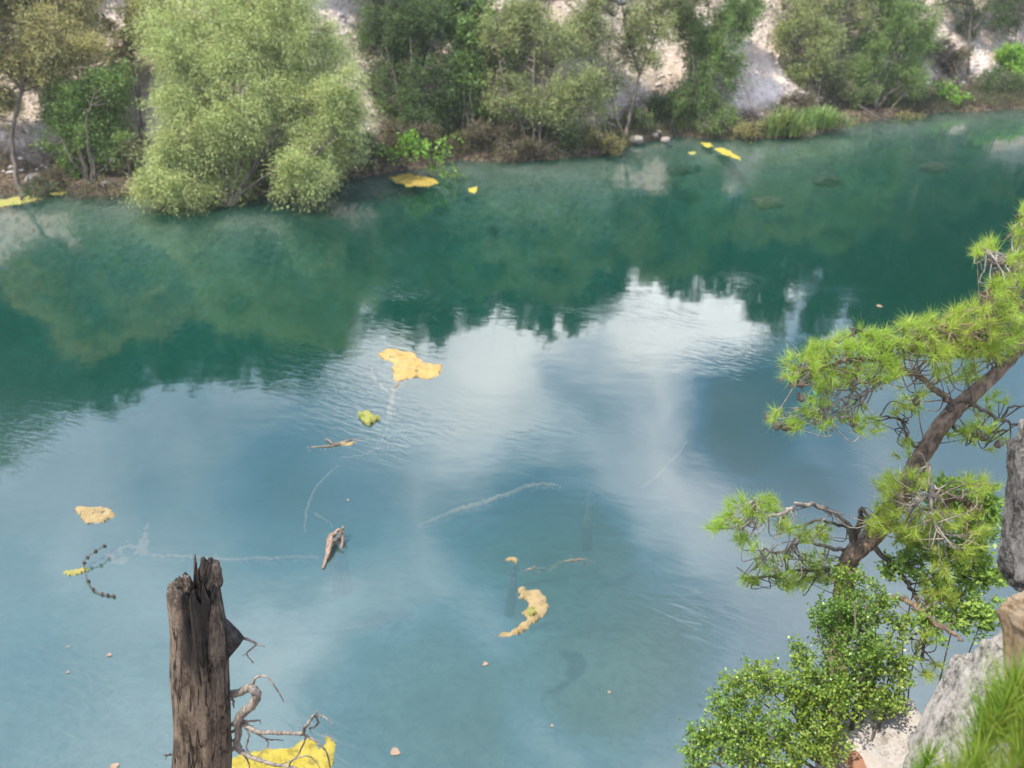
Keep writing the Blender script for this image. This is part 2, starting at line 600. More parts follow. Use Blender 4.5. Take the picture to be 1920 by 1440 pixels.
def sample_lobes(lobes, dens, shell=2.0):
    """clump centres and outward axes in ellipsoidal lobes (centre, radii)"""
    CC, AA, II = [], [], []
    for i, lb in enumerate(lobes):
        c, r = lb[:2]
        n = max(3, int((lb[2] if len(lb) > 2 else 1.0) * dens * (r[0] * r[1] * r[2]) ** (2 / 3)))
        u = RNG.normal(size=(n, 3)); u /= np.linalg.norm(u, axis=1, keepdims=True)
        rad = RNG.uniform(0, 1, (n, 1)) ** (1 / shell)
        # ragged edge: some directions reach out farther
        rag = 0.82 + 0.36 * vnoise(u[:, 0] * 3 + i * 7.3, u[:, 2] * 3 + u[:, 1] * 2, 5)[:, None]
        CC.append(np.asarray(c) + u * rad * rag * np.asarray(r))
        AA.append(u)
        II.append(np.full(n, i))
    return np.concatenate(CC), np.concatenate(AA), np.concatenate(II)


def far_tree(name, label, cat, base_px, lobes_px, leaf, mat, stems=None, dens=60, nl=26, tw=0.55, r=0.09, L=0.13, W=0.035,
             droop=0.3, spread=0.7, bark=None, trunk_r=0.07, dt=0.0, deep=0.8, group=None, twigs=0.25, upward=0.3, shell=2.0, base=None):
    b, t = ground_at(*base_px) if base is None else base
    b = b.copy(); b[2] = max(gz(b[0], b[1]), 0.0) - 0.05
    t = t + dt
    root = thing(name, label, cat, b, group)
    lobes = []
    for q in lobes_px:
        x, y, rx, ry = q[:4]
        d = q[4] if len(q) > 4 else RNG.uniform(-0.6, 0.6)
        rx, ry = rx * t / F, ry * t / F
        lobes.append((px(x, y, t + d), (rx, deep * (rx + ry) / 2, ry)))
    tm, cm = MB(), MB()
    bone = []
    big = lobes
    lobes2 = []
    for c, rr in lobes:
        m_ = 11 if min(rr) > 0.9 else (7 if min(rr) > 0.45 else 1)
        if m_ == 1: lobes2.append((c, rr)); continue
        lobes2.append((c, tuple(q * 0.9 for q in rr), 0.3))
        for k in range(m_):
            u = RNG.normal(size=3); u /= np.linalg.norm(u)
            f = RNG.uniform(0.32, 0.6)
            lobes2.append((c + u * np.array(rr) * RNG.uniform(0.4, 0.82), (rr[0] * f, rr[1] * f, rr[2] * f * RNG.uniform(0.8, 1.3))))
    if stems is None:
        stems = []
        for c, rr in lobes:
            p0 = b + np.array([RNG.normal() * 0.12, RNG.normal() * 0.12, 0])
            e = c + np.array([RNG.normal() * 0.2 * rr[0], RNG.normal() * 0.2 * rr[1], 0.3 * rr[2]])
            mid = p0 * 0.5 + e * 0.5 + np.array([RNG.normal() * 0.2, RNG.normal() * 0.2, 0.12 * np.linalg.norm(e - p0)])
            stems.append([p0, p0 * 0.75 + mid * 0.25 + RNG.normal(size=3) * 0.05, mid, e])
    else:
        stems = [[b] + [px(x, y, t) for x, y in s[1:]] if s[0] == 'b' else [px(x, y, t) for x, y in s] for s in stems]
        for c, rr in lobes:
            allp = np.concatenate([smooth_path(s) for s in stems])
            k = np.argmin(np.linalg.norm(allp - c, axis=1) + 2.0 * np.clip(allp[:, 2] - c[2], 0, 9))
            stems.append([allp[k], (allp[k] + c) / 2 + RNG.normal(size=3) * 0.15, c])
    for i, s in enumerate(stems):
        p = smooth_path(s, 6)
        p[1:-1] += RNG.normal(size=(len(p) - 2, 3)) * 0.02
        rr = trunk_r * np.linspace(1.0, 0.22, len(p)) * (1.0 if i == 0 else RNG.uniform(0.45, 0.75))
        tm.tube(p, rr, 7, 0.06)
        bone.append(p)
    bone = np.concatenate(bone)
    C, A, I = sample_lobes(lobes2, dens * (0.66 if cat == 'willow' and dens > 100 else 1.05), shell)
    A = A * 0.7 + RNG.normal(size=A.shape) * 0.35 + np.array([0, 0, upward])
    A /= np.linalg.norm(A, axis=1, keepdims=True)
    crown_spray(cm, C, A, tw, nl, r, L, W, droop, spread)
    for k in np.nonzero(RNG.uniform(size=len(C)) < twigs)[0]:
        j = np.argmin(np.linalg.norm(bone - C[k], axis=1) + 1.2 * np.clip(bone[:, 2] - C[k][2], 0, 9))
        e = C[k] + A[k] * tw * 0.5
        m = (bone[j] + C[k]) / 2 + RNG.normal(size=3) * 0.1 + np.array([0, 0, 0.08])
        tm.tube(smooth_path([bone[j], m, C[k], e], 3), np.linspace(0.02, 0.006, 10), 4, 0, False)
    tm.build('trunk', bark or BARK_GREY, root)
    cm.build('crown', mat, root, False)
    return root


LF = {
    'olive': mat_leaf('olive_yellow_leaves', (0.35, 0.335, 0.14), 0.35, (0.42, 0.36, 0.16)),
    'willow': mat_leaf('pale_willow_leaves', (0.31, 0.37, 0.13), 0.4, (0.43, 0.46, 0.18), 0.22),
    'pale': mat_leaf('grey_green_leaves', (0.24, 0.285, 0.115), 0.35, (0.34, 0.36, 0.14)),
    'mid': mat_leaf('mid_green_leaves', (0.135, 0.22, 0.065), 0.4, (0.21, 0.29, 0.08)),
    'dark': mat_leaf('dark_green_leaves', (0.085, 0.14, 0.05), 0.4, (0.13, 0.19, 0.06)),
    'bright': mat_leaf('bright_fresh_leaves', (0.17, 0.34, 0.045), 0.25, (0.27, 0.42, 0.07), 0.4),
    'yellowish': mat_leaf('yellow_green_leaves', (0.25, 0.25, 0.075), 0.3, (0.34, 0.29, 0.10)),
    'brownish': mat_leaf('brownish_dry_leaves', (0.12, 0.10, 0.055), 0.4, (0.16, 0.15, 0.06)),
}

far_tree('willow_tree', 'big rounded pale green willow hanging over the water, widest crown on the far bank', 'willow', (430, 384),
         [(470, 60, 170, 120), (350, 120, 105, 110), (600, 230, 105, 95), (410, 200, 120, 95), (330, 310, 75, 85), (370, 345, 95, 48), (430, 300, 60, 60, 0.8),
          (590, 305, 75, 48), (570, 90, 85, 100), (480, -10, 130, 55), (270, 350, 30, 30, -0.4), (500, 160, 90, 80), (640, 180, 55, 60)],
         'willow', LF['willow'], dens=115, nl=50, tw=0.85, r=0.12, L=0.125, W=0.024, droop=0.75, spread=0.45, trunk_r=0.14, deep=0.85, twigs=0.10, dt=-0.6)
far_tree('olive_green_tree', 'tall sparse olive-yellow tree with thin bent trunk at the far left waterline', 'tree', (45, 372),
         [(75, 40, 115, 100), (-70, 80, 100, 120), (120, -50, 110, 90), (70, 135, 70, 45), (-20, -40, 110, 100), (150, 90, 50, 50), (10, 190, 30, 25)],
         'olive', LF['olive'], stems=[['b', (30, 330), (22, 260), (40, 170), (62, 80), (85, -60), (110, -180)], [(40, 170), (-20, 90), (-70, 30)], [(62, 80), (130, -20), (160, -90)]],
         dens=120, nl=24, tw=0.6, L=0.13, W=0.035, trunk_r=0.11, droop=0.45, twigs=0.35)
far_tree('green_shrub', 'rounded dark green shrub between the bent olive-yellow tree and the willow', 'shrub', (170, 345),
         [(175, 225, 65, 80), (205, 160, 55, 55), (115, 275, 45, 55), (140, 180, 50, 50), (220, 280, 40, 45), (100, 210, 30, 40)], 'mid', LF['mid'], dens=75, nl=26, tw=0.5, L=0.13, W=0.05, dt=0.3)
far_tree('slender_tree', 'thin yellow-green tree with airy crown on the gravel behind the willow', 'tree', (265, 270),
         [(235, 70, 55, 70), (290, 40, 60, 70), (215, 160, 40, 45), (260, -60, 80, 80), (180, 30, 40, 40)], 'yellowish', LF['yellowish'], dens=55, nl=22, trunk_r=0.06, twigs=0.4)
far_tree('leafy_tree', 'fresh green tree half hidden behind the top of the willow', 'tree', (330, 220),
         [(310, 30, 50, 60), (350, -40, 60, 60), (280, -10, 40, 50)], 'mid', LF['mid'], dens=60, dt=0.5)
far_tree('dark_tree', 'dense dark green tree filling the gap right of the willow', 'tree', (770, 280),
         [(735, 130, 60, 95), (790, 60, 75, 90), (810, 165, 70, 75), (745, -60, 90, 90), (760, 210, 55, 50), (700, 60, 40, 60), (840, 0, 60, 70)], 'dark', LF['dark'], dens=80, nl=28, trunk_r=0.09, dt=0.4)
far_tree('broadleaf_tree', 'mid green broad-leaved tree between the dark tree and the slim-stemmed willow', 'tree', (880, 270),
         [(895, 60, 62, 80), (930, 120, 55, 45), (890, -80, 90, 90), (870, 150, 45, 50), (900, 200, 45, 30), (860, 10, 50, 50)], 'mid', LF['mid'], dens=62, nl=20, L=0.17, W=0.085, trunk_r=0.08)
far_tree('slim_willow_tree', 'grey-green willow with many slim stems at the middle of the far bank', 'willow', (1010, 292),
         [(1000, 70, 95, 95), (1090, 180, 62, 70), (960, 175, 55, 55), (1040, -60, 120, 90), (1100, 60, 55, 75), (1020, 200, 60, 40), (940, 80, 40, 60), (1060, 230, 50, 30)],
         'pale', LF['pale'], dens=52, nl=26, tw=0.7, L=0.14, W=0.035, droop=0.45, trunk_r=0.08, twigs=0.45)
far_tree('leaning_tree', 'airy grey-green tree with a bare trunk leaning right over pale gravel', 'tree', (1172, 262),
         [(1225, 40, 62, 70), (1180, 70, 50, 60), (1270, -60, 100, 90), (1160, -30, 60, 70), (1215, 120, 35, 35), (1150, 150, 35, 40)],
         'pale', LF['pale'], stems=[['b', (1185, 200), (1200, 140), (1235, 50), (1270, -60)], [(1200, 140), (1175, 60), (1160, -40)], ['b', (1150, 200), (1140, 120), (1150, 30)]], dens=46, nl=22, trunk_r=0.10, twigs=0.5)
far_tree('shady_tree', 'mid green tree with a deep dark shadow under its left side', 'tree', (1310, 250),
         [(1330, 140, 55, 100), (1300, 190, 55, 52), (1365, 60, 55, 80), (1340, -60, 90, 90), (1350, 210, 40, 40), (1290, 60, 50, 60), (1400, 20, 40, 60)], 'mid', LF['mid'], dens=62, nl=26, trunk_r=0.09)
far_tree('underside_shade_shrub', 'very dark low shrub standing in for the shadow under the mid green tree', 'shrub', (1255, 245),  # dark leaves stand in for the shaded underside of the tree beside it
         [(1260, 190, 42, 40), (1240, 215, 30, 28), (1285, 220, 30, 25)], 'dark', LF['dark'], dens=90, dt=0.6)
far_tree('feathery_tree', 'pale feathery tree standing right of the bare gravel streak', 'tree', (1525, 195),
         [(1520, 90, 60, 80), (1575, 40, 65, 75), (1540, -60, 110, 90), (1560, 140, 50, 36), (1490, 150, 35, 30), (1480, 40, 40, 60)], 'pale', LF['pale'], dens=62, nl=24, trunk_r=0.07, twigs=0.4)
far_tree('many_stemmed_tree', 'green tree with several stems slanting right above a brown dirt bank', 'tree', (1640, 205),
         [(1680, 95, 62, 60), (1640, 40, 75, 75), (1690, 150, 55, 45), (1690, -60, 100, 90), (1720, 50, 40, 50), (1625, 120, 40, 50)], 'pale', LF['mid'],
         stems=[['b', (1660, 150), (1700, 80), (1740, -10), (1770, -90)], ['b', (1640, 130), (1650, 40), (1660, -60)], ['b', (1680, 160), (1720, 90), (1735, 40)]], dens=66, nl=24, trunk_r=0.08, twigs=0.4)
far_tree('bare_trunk_tree', 'thin dark straight trunk with sparse leaves rising from the grey rubble', 'tree', (1815, 140),
         [(1830, 30, 35, 60), (1820, -80, 80, 90), (1800, -10, 35, 40)], 'dark', LF['dark'], stems=[['b', (1818, 80), (1822, 10), (1830, -120)], [(1822, 60), (1850, 20), (1870, -40)]], dens=36, nl=20, trunk_r=0.07, twigs=0.5)
far_tree('corner_tree', 'dark leafy tree cut by the upper right corner', 'tree', (1905, 130),
         [(1900, 20, 40, 50), (1940, -40, 80, 80), (1890, -60, 50, 60)], 'dark', LF['dark'], dens=50, nl=22, trunk_r=0.08, twigs=0.4)
far_tree('corner_shrub', 'bright green topped shrub above the dirt bank at the right edge', 'shrub', (1895, 165),
         [(1895, 108, 42, 22), (1930, 120, 40, 26)], 'bright', LF['bright'], dens=70, L=0.16, W=0.08)
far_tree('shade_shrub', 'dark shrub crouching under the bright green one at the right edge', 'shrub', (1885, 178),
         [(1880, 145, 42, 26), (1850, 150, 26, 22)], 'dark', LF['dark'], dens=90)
far_tree('grey_shrub', 'twiggy grey-brown shrub on the rubble behind the small bright sapling', 'shrub', (1790, 165),
         [(1790, 115, 38, 35), (1765, 90, 30, 30)], 'brownish', LF['brownish'], dens=60, nl=16, twigs=0.8)
far_tree('bright_sapling', 'small bright green sapling leaning over the dirt bank on the far right', 'sapling', (1770, 200),
         [(1780, 172, 24, 12), (1795, 188, 22, 9), (1770, 158, 16, 10), (1808, 180, 14, 7)], 'bright', LF['bright'], dens=60, nl=12, tw=0.4, L=0.19, W=0.10, trunk_r=0.03)
far_tree('overhanging_sapling', 'vivid green broad-leaved sapling arching out over a floating yellow mat', 'sapling', (715, 322),
         [(735, 290, 32, 13), (770, 270, 34, 22), (800, 285, 26, 16), (815, 310, 22, 12), (835, 290, 16, 14), (852, 325, 9, 12), (830, 262, 12, 9), (825, 325, 14, 8)],
         'bright', LF['bright'], stems=[['b', (760, 300), (800, 300), (850, 330), (872, 345)], ['b', (745, 285), (780, 265), (835, 262)], [(760, 300), (820, 280), (850, 315)]], dens=46, nl=9, tw=0.4, L=0.20, W=0.10, trunk_r=0.03, dt=-0.7, twigs=0.5)
far_tree('drooping_spray', 'single pale green leafy shoot in the shade above the bare slim stems', 'sapling', (870, 285),
         [(862, 258, 12, 12)], 'mid', LF['bright'], dens=50, nl=8, L=0.17, W=0.08, trunk_r=0.02)
for (lab, cat, b, lob, m) in [
    ('yellow-green bush at the waterline left of the white boulders', 'bush', (1130, 290), [(1130, 268, 38, 24), (1105, 280, 24, 14), (1150, 280, 20, 14)], 'yellowish'),
    ('yellow-green bush beside the tall grass clump', 'bush', (1410, 258), [(1405, 240, 34, 18), (1430, 250, 18, 12), (1385, 250, 18, 12)], 'yellowish'),
    ('low yellow-green bush dipping into the water beside the fallen bare branch', 'bush', (1702, 222), [(1700, 218, 30, 12), (1725, 222, 16, 8)], 'yellowish'),
    ('brownish twiggy bush in front of the slim-stemmed willow', 'bush', (985, 300), [(985, 272, 42, 22), (950, 282, 30, 16), (1030, 280, 34, 18)], 'brownish'),
    ('brown dead brush at the waterline beside the vivid sapling', 'bush', (905, 300), [(905, 280, 36, 18), (880, 275, 20, 16)], 'brownish'),
    ('small bright-leaved bush at the foot of the rounded dark green shrub', 'bush', (150, 350), [(150, 318, 30, 16), (180, 335, 14, 8), (125, 300, 16, 14)], 'bright'),
    ('dull brown brush between the far left tree and the rounded dark green shrub', 'bush', (95, 355), [(95, 330, 34, 22), (70, 340, 20, 14)], 'brownish'),
    ('shaded brown brush at the left foot of the willow', 'bush', (240, 345), [(235, 315, 30, 30), (255, 280, 24, 26)], 'brownish'),
    ('grey-green bush below the feathery tree', 'bush', (1560, 200), [(1560, 175, 34, 20), (1590, 165, 22, 18)], 'pale'),
    ('dark brush added under the right side of the willow to darken its reflection', 'bush', (650, 335), [(650, 285, 55, 45), (620, 305, 40, 30), (690, 270, 40, 40)], 'dark'),  # added to keep pale gravel out of the reflection below the crown
    ('dark brush added behind the bare stems of the willow to darken its reflection', 'bush', (500, 352), [(500, 300, 60, 50), (440, 310, 50, 45), (550, 305, 50, 40)], 'dark'),  # added backdrop, blocks the mirrored gravel slope between the willow stems
    ('brown brush along the water directly right of the vivid sapling', 'bush', (860, 296), [(850, 268, 34, 22), (880, 262, 30, 20), (820, 270, 26, 18)], 'brownish'),
    ('tall brown brush under the broad-leaved tree', 'bush', (915, 292), [(920, 250, 34, 30), (890, 240, 28, 26), (950, 258, 30, 24)], 'brownish'),
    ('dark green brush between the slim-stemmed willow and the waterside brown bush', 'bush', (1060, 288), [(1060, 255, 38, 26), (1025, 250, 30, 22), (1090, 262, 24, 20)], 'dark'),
    ('dull green brush at the foot of the shady tree', 'bush', (1350, 252), [(1350, 232, 34, 18), (1380, 238, 24, 14), (1325, 240, 20, 12)], 'mid'),
    ('brown brush at the foot of the dark tree', 'bush', (770, 290), [(760, 255, 40, 30), (735, 245, 30, 30), (800, 250, 30, 26)], 'brownish'),
    ('brown stemmed brush between the feathery tree and the tall grass', 'bush', (1500, 215), [(1500, 192, 36, 20), (1470, 190, 24, 18)], 'brownish'),
    ('dull green brush under the many slanting stems', 'bush', (1620, 205), [(1615, 178, 34, 22), (1640, 165, 28, 20)], 'mid'),
    ('low dark brush at the water directly right of the bent olive-yellow tree', 'bush', (75, 374), [(85, 352, 40, 14), (60, 358, 24, 10)], 'dark'),
    ('low brown brush at the water below the rounded dark green shrub', 'bush', (160, 374), [(150, 356, 44, 14), (185, 352, 34, 14), (215, 350, 26, 14)], 'brownish'),
    ('green bush leaning on the trunk of the leaning tree', 'bush', (1205, 250), [(1205, 215, 24, 28), (1180, 230, 20, 16)], 'mid'),
]:
    far_tree('waterside_bush', lab, cat, b, lob, m, LF[m], dens=80, nl=18, tw=0.4, L=0.11, W=0.035, trunk_r=0.025, twigs=0.8, group='low bushes along the far waterline')


def blade_clump(name, label, centre_px, n, wpx, hgt, mat, group):
    b, t = ground_at(*centre_px)
    b[2] = max(b[2], 0)
    root = thing(name, label, 'grass', b, group)
    mb = MB()
    w = wpx * t / F
    for k in range(n):
        o = b + np.array([RNG.normal() * w * 0.5, RNG.normal() * w * 0.25, -0.05])
        a = RNG.uniform(0, 2 * np.pi)
        lean = RNG.uniform(0.15, 0.6) * hgt
        h = hgt * RNG.uniform(0.4, 1.15) * (1 - 0.4 * min(1, abs(o[0] - b[0]) / w))
        d = np.array([math.cos(a), math.sin(a), 0])
        p = [o, o + d * lean * 0.25 + np.array([0, 0, h * 0.6]), o + d * lean * 0.7 + np.array([0, 0, h * 0.92]), o + d * lean * 1.2 + np.array([0, 0, h * 0.85])]
        s = np.cross(d, [0, 0, 1]) * 0.018
        v = []
        for q, f in zip(p, (1, 1, 0.7, 0.1)):
            v += [q - s * f, q + s * f]
        mb.add(v, [(0, 1, 3, 2), (2, 3, 5, 4), (4, 5, 7, 6)])
    mb.build('foliage', mat, root, False)


blade_clump('grass_clump', 'bright green clump of tall arching grass at the far waterline', (1466, 250), 420, 42, 1.35, mat_leaf('sedge', (0.12, 0.19, 0.06), 0.35), 'tall grass clumps on the far shore')
blade_clump('grass_clump', 'darker green grass clump in shade right of the bright one', (1535, 235), 420, 52, 1.1, LF['mid'], 'tall grass clumps on the far shore')


# ground cover of the far bank: dry twigs, dead leaves, small plants
def undergrowth():
    mb = MB()
    n = 11000
    x = RNG.uniform(-30, 44, n)
    s = RNG.gamma(1.6, 0.9, n)
    y = np.interp(x, SX, SY) + s + 0.15
    z = terrain(x, y)
    ok = (z > 0.02) & (fbm(x * 0.35, y * 0.35, 77, 3) > -0.12)
    B = np.stack([x, y, z], 1)[ok]
    k = 9
    C = np.repeat(B, k, 0) + RNG.normal(size=(len(B) * k, 3)) * np.array([0.16, 0.16, 0.05])
    D = RNG.normal(size=C.shape) * 0.8 + np.array([0, 0, 0.9])
    mb.leaves(C, D, RNG.normal(size=C.shape), RNG.uniform(0.12, 0.5, len(C)), RNG.uniform(0.012, 0.035, len(C)))
    o = mb.build('undergrowth', mat_leaf('dry_undergrowth', (0.10, 0.085, 0.05), 0.55, (0.10, 0.13, 0.045), 0.2), None, False)
    setp(o, kind='stuff')
    mb = MB()
    n = 9000
    x = RNG.uniform(-32, 46, n)
    y = np.interp(x, SX, SY) + RNG.uniform(2.0, 16, n)
    z = terrain(x, y)
    ico = [(-1, 0, 0), (1, 0, 0), (0, -1, 0), (0, 1, 0), (0, 0, -1), (0, 0, 1)]
    ico = np.array(ico, float)
    tri = [(5, 1, 3), (5, 3, 0), (5, 0, 2), (5, 2, 1), (4, 3, 1), (4, 0, 3), (4, 2, 0), (4, 1, 2)]
    for i in range(n):
        sz = 0.05 + 0.13 * RNG.random() ** 3
        mb.add(np.array([x[i], y[i], z[i]]) + ico * sz * RNG.uniform(0.6, 1.3, (6, 1)) * np.array([1.2, 1, 0.7]), None, tri)
    o = mb.build('rubble', mat_rock('pale_rubble', (0.54, 0.48, 0.43), (0.26, 0.215, 0.18), 0.6, 2.0), None, False)
    setp(o, kind='stuff')


undergrowth()


# forest on the slope above, mirrored in the water
def hill_tree_proto(kind):
    tm, cm = MB(), MB()
    h = 8.0
    tm.tube([(0, 0, -0.6), (0.05, 0.03, 2), (0, 0.1, 5), (0.05, 0, 7.6)], [0.17, 0.14, 0.09, 0.02], 7)
    lob = []
    if kind == 0:
        for i in range(9):
            z = 2.2 + i * 0.68
            rr = 1.5 * (1 - i / 9.5) + 0.25
            for q in range(3):
                a = RNG.uniform(0, 6.28)
                lob.append((np.array([math.cos(a) * rr * 0.6, math.sin(a) * rr * 0.6, z]), (rr * 0.55, rr * 0.55, 0.45)))
    else:
        for i in range(8):
            a = RNG.uniform(0, 6.28)
            lob.append((np.array([math.cos(a) * 0.9, math.sin(a) * 0.9, 2.6 + i * 0.62]), (1.05, 1.05, 0.9)))
    C, A, I = sample_lobes(lob, 55)
    crown_spray(cm, C, A, 0.5, 22, 0.12, 0.22, 0.06, 0.15, 0.6)
    return tm, cm


HILLMAT = [mat_leaf('dark_pine_needles', (0.022, 0.050, 0.020), 0.3, (0.032, 0.058, 0.020), 0.2), mat_leaf('ridge_leaves', (0.028, 0.062, 0.022), 0.3, None, 0.2)]
PROTO = []
for kd in (0, 1):
    for vv in range(2):
        tm, cm = hill_tree_proto(kd)
        t_ = thing('ridge_pine' if kd == 0 else 'ridge_tree', 'dark green tree high on the slope, seen only mirrored in the lake', 'tree', (0, 0, 0), 'trees on the slope above the far bank')
        a_ = tm.build('trunk', BARK_GREY, t_)
        c_ = cm.build('crown', HILLMAT[kd], t_, False)
        PROTO.append([t_, a_, c_, False])


def place_hill(kd, x, y, h, width=1.0):
    P = PROTO[kd * 2 + int(RNG.integers(0, 2))]
    if not P[3]:
        t = P[0]; P[3] = True
    else:
        t = P[0].copy(); sc.collection.objects.link(t)
        for ch in P[1:3]:
            c = ch.copy(); sc.collection.objects.link(c); c.parent = t
    k = h / 8.2
    t.location = (x, y, gz(x, y) - 0.2)
    t.scale = (k * width, k * width, k)
    t.rotation_euler = (0, 0, RNG.uniform(0, 6.28))


SKYLINE = [(-60, 880), (10, 836), (60, 800), (130, 758), (190, 748), (240, 735), (300, 692), (370, 690), (440, 712), (500, 715), (565, 735), (610, 690), (655, 630), (680, 575), (705, 570), (730, 630),
           (755, 640), (815, 650), (870, 605), (905, 580), (985, 600), (1035, 650), (1080, 640), (1120, 585), (1190, 520), (1240, 545), (1300, 560), (1390, 560), (1440, 640), (1500, 655), (1570, 600),
           (1640, 660), (1700, 640), (1780, 660), (1860, 640), (1940, 660)]


def build_hill():
    SK = np.array(SKYLINE, float)
    xs = np.arange(-60, 1960, 21.0)
    ys = np.interp(xs, SK[:, 0], SK[:, 1])
    for i, (x, y) in enumerate(zip(xs, ys)):
        if 1462 < x < 1500 or 1555 < x < 1590 or 1685 < x < 1720: continue
        y = y + (32 if x < 420 else 14)
        y = y + (RNG.uniform(-26, 8) if x > 560 else RNG.uniform(-14, 12))
        d = raydir(x, y); d = np.array([d[0], d[1], -d[2]])
        extra = RNG.uniform(11, 17)
        for t in np.arange(30, 100, 0.25):
            q = d * t + np.array([0, 0, -H])
            if q[1] > np.interp(q[0], SX, SY) + extra: break
        h = q[2] - gz(q[0], q[1])
        if h > 1.5:
            place_hill(int(i % 3 == 2), q[0], q[1], min(h, 17), 1.15 if h < 9 else 0.9)
    # fill below the skyline
    for i in range(46):
        x = -38 + i * 2.0 + RNG.uniform(-0.7, 0.7)
        y = np.interp(x, SX, SY) + RNG.uniform(10.5, 14)
        place_hill(int(RNG.random() < 0.5), x, y, RNG.uniform(4.5, 6.5), 1.25)
    for P in PROTO:
        if not P[3]:
            place_hill(0, -40, 60, 6)


build_hill()


# ------------------------------------------------------------------ floating algae
ALG = {
    'orange': mat_algae('ochre_algae', (0.36, 0.235, 0.06), (0.40, 0.28, 0.10), (0.15, 0.10, 0.03)),
    'tan': mat_algae('tan_algae', (0.28, 0.20, 0.08), (0.34, 0.25, 0.115), (0.12, 0.085, 0.035)),
    'yellow': mat_algae('yellow_algae', (0.36, 0.285, 0.022), (0.40, 0.32, 0.045), (0.17, 0.135, 0.013)),
    'lime': mat_algae('yellow_green_algae', (0.24, 0.25, 0.04), (0.30, 0.24, 0.07), (0.10, 0.15, 0.025)),
    'mustard': mat_algae('mustard_algae', (0.27, 0.19, 0.02), (0.33, 0.23, 0.03), (0.06, 0.055, 0.012)),
    'sunk': mat_algae('sunken_algae', (0.24, 0.17, 0.13), (0.27, 0.20, 0.145), (0.13, 0.095, 0.07)),
}


def inpoly(X, Y, P):
    c = np.zeros(X.shape, bool)
    j = len(P) - 1
    for i in range(len(P)):
        xi, yi, xj, yj = *P[i], *P[j]
        with np.errstate(divide='ignore', invalid='ignore'):
            hit = ((yi > Y) != (yj > Y)) & (X < (xj - xi) * (Y - yi) / (yj - yi + 1e-12) + xi)
        c ^= hit
        j = i
    return c


def algae(label, poly, col, cell=0.035, z=0.0, rag=0.12, holes=-0.58, thick=0.03, group='mats of floating algae', name='algae_mat'):
    P = np.array([pw(x, y, z)[:2] for x, y in poly])
    P = P.mean(0) + (P - P.mean(0)) * 1.14
    lo, hi = P.min(0) - 0.3, P.max(0) + 0.3
    xs, ys = np.arange(lo[0], hi[0], cell), np.arange(lo[1], hi[1], cell)
    X, Y = np.meshgrid(xs, ys)
    f = 1.2 / max(rag * 4, 0.05)
    wx = X + rag * fbm(X * f, Y * f, 5, 6) * 1.0
    wy = Y + rag * fbm(X * f + 9, Y * f, 8, 6) * 1.0
    wx = wx + 0.05 * fbm(X * 8, Y * 8, 55, 4); wy = wy + 0.05 * fbm(X * 8, Y * 8, 65, 4)
    ins = inpoly(wx, wy, P) & (fbm(X * 6, Y * 6, 15, 4) > holes)
    e = ins.astype(float)
    big = min(hi - lo) > 1.3
    for _ in range(max(4, int(0.40 / cell)) if big else 3):
        e = (e + np.roll(e, 1, 0) + np.roll(e, -1, 0) + np.roll(e, 1, 1) + np.roll(e, -1, 1)) / 5
    ins &= (fbm(X * 5.5, Y * 5.5, 91, 5) * 2.4 + e * 3.0 > (1.45 if big else 1.15))
    Z = z + 0.004 + thick * (0.7 + 1.6 * fbm(X * 8, Y * 8, 41, 4)).clip(0.1, 2.5)
    edge = ins.copy()
    for ax in (0, 1):
        for sh in (-1, 1):
            edge &= np.roll(ins, sh, ax)
    Z = np.where(edge, Z, z - 0.012)
    jx, jy = RNG.uniform(-0.25, 0.25, X.shape) * cell, RNG.uniform(-0.25, 0.25, X.shape) * cell
    nx = len(xs)
    q = []
    I = np.arange(X.size).reshape(X.shape)
    ok = ins[:-1, :-1] & ins[1:, :-1] & ins[:-1, 1:] & ins[1:, 1:]
    q = np.stack([I[:-1, :-1][ok], I[:-1, 1:][ok], I[1:, 1:][ok], I[1:, :-1][ok]], -1)
    used = np.unique(q)
    remap = np.full(X.size, -1); remap[used] = np.arange(len(used))
    V = np.stack([X + jx, Y + jy, Z], -1).reshape(-1, 3)[used]
    mb = MB()
    c = V.mean(0); c[2] = z
    mb.add(V, remap[q])
    o = mb.build(name, ALG[col])
    for v in o.data.vertices: v.co -= Vector(c)
    o.location = c
    return setp(o, label, 'algae', group)


algae('large ochre algae mat, farthest of those out on the open water', [(710, 662), (735, 657), (775, 663), (800, 680), (825, 684), (829, 700), (800, 710), (770, 708), (745, 712), (735, 700), (738, 682), (716, 672)], 'orange')
algae('pale tan oval algae mat floating alone at the left', [(142, 950), (175, 946), (205, 955), (216, 970), (195, 980), (172, 987), (158, 975)], 'tan')
algae('curved tan algae mat at the lower middle with a green spot', [(955, 1110), (985, 1105), (1010, 1112), (1027, 1130), (1020, 1150), (1012, 1162), (1008, 1175), (985, 1182), (960, 1190), (925, 1202), (921, 1188), (950, 1178), (975, 1168), (975, 1150), (990, 1138), (970, 1122)], 'tan', rag=0.07)
algae('small green algae cushion on the curved tan mat', [(985, 1142), (1003, 1140), (1010, 1152), (995, 1162), (980, 1156)], 'lime', cell=0.03, thick=0.09, rag=0.05)
algae('bright yellow algae mat under the dead snag branches', [(425, 1440), (470, 1410), (500, 1405), (545, 1400), (565, 1380), (600, 1380), (620, 1400), (622, 1440), (612, 1500), (520, 1530), (420, 1500)], 'yellow', rag=0.10, cell=0.045, holes=-0.5)
algae('faded brown scum along the edge of the bright yellow mat', [(585, 1375), (625, 1380), (632, 1400), (622, 1410), (600, 1392)], 'sunk', z=-0.04, rag=0.12, holes=-0.25)
algae('tiny orange scum flake right of the bright yellow mat', [(628, 1386), (640, 1384), (646, 1390), (635, 1393)], 'tan', cell=0.025, rag=0.03)
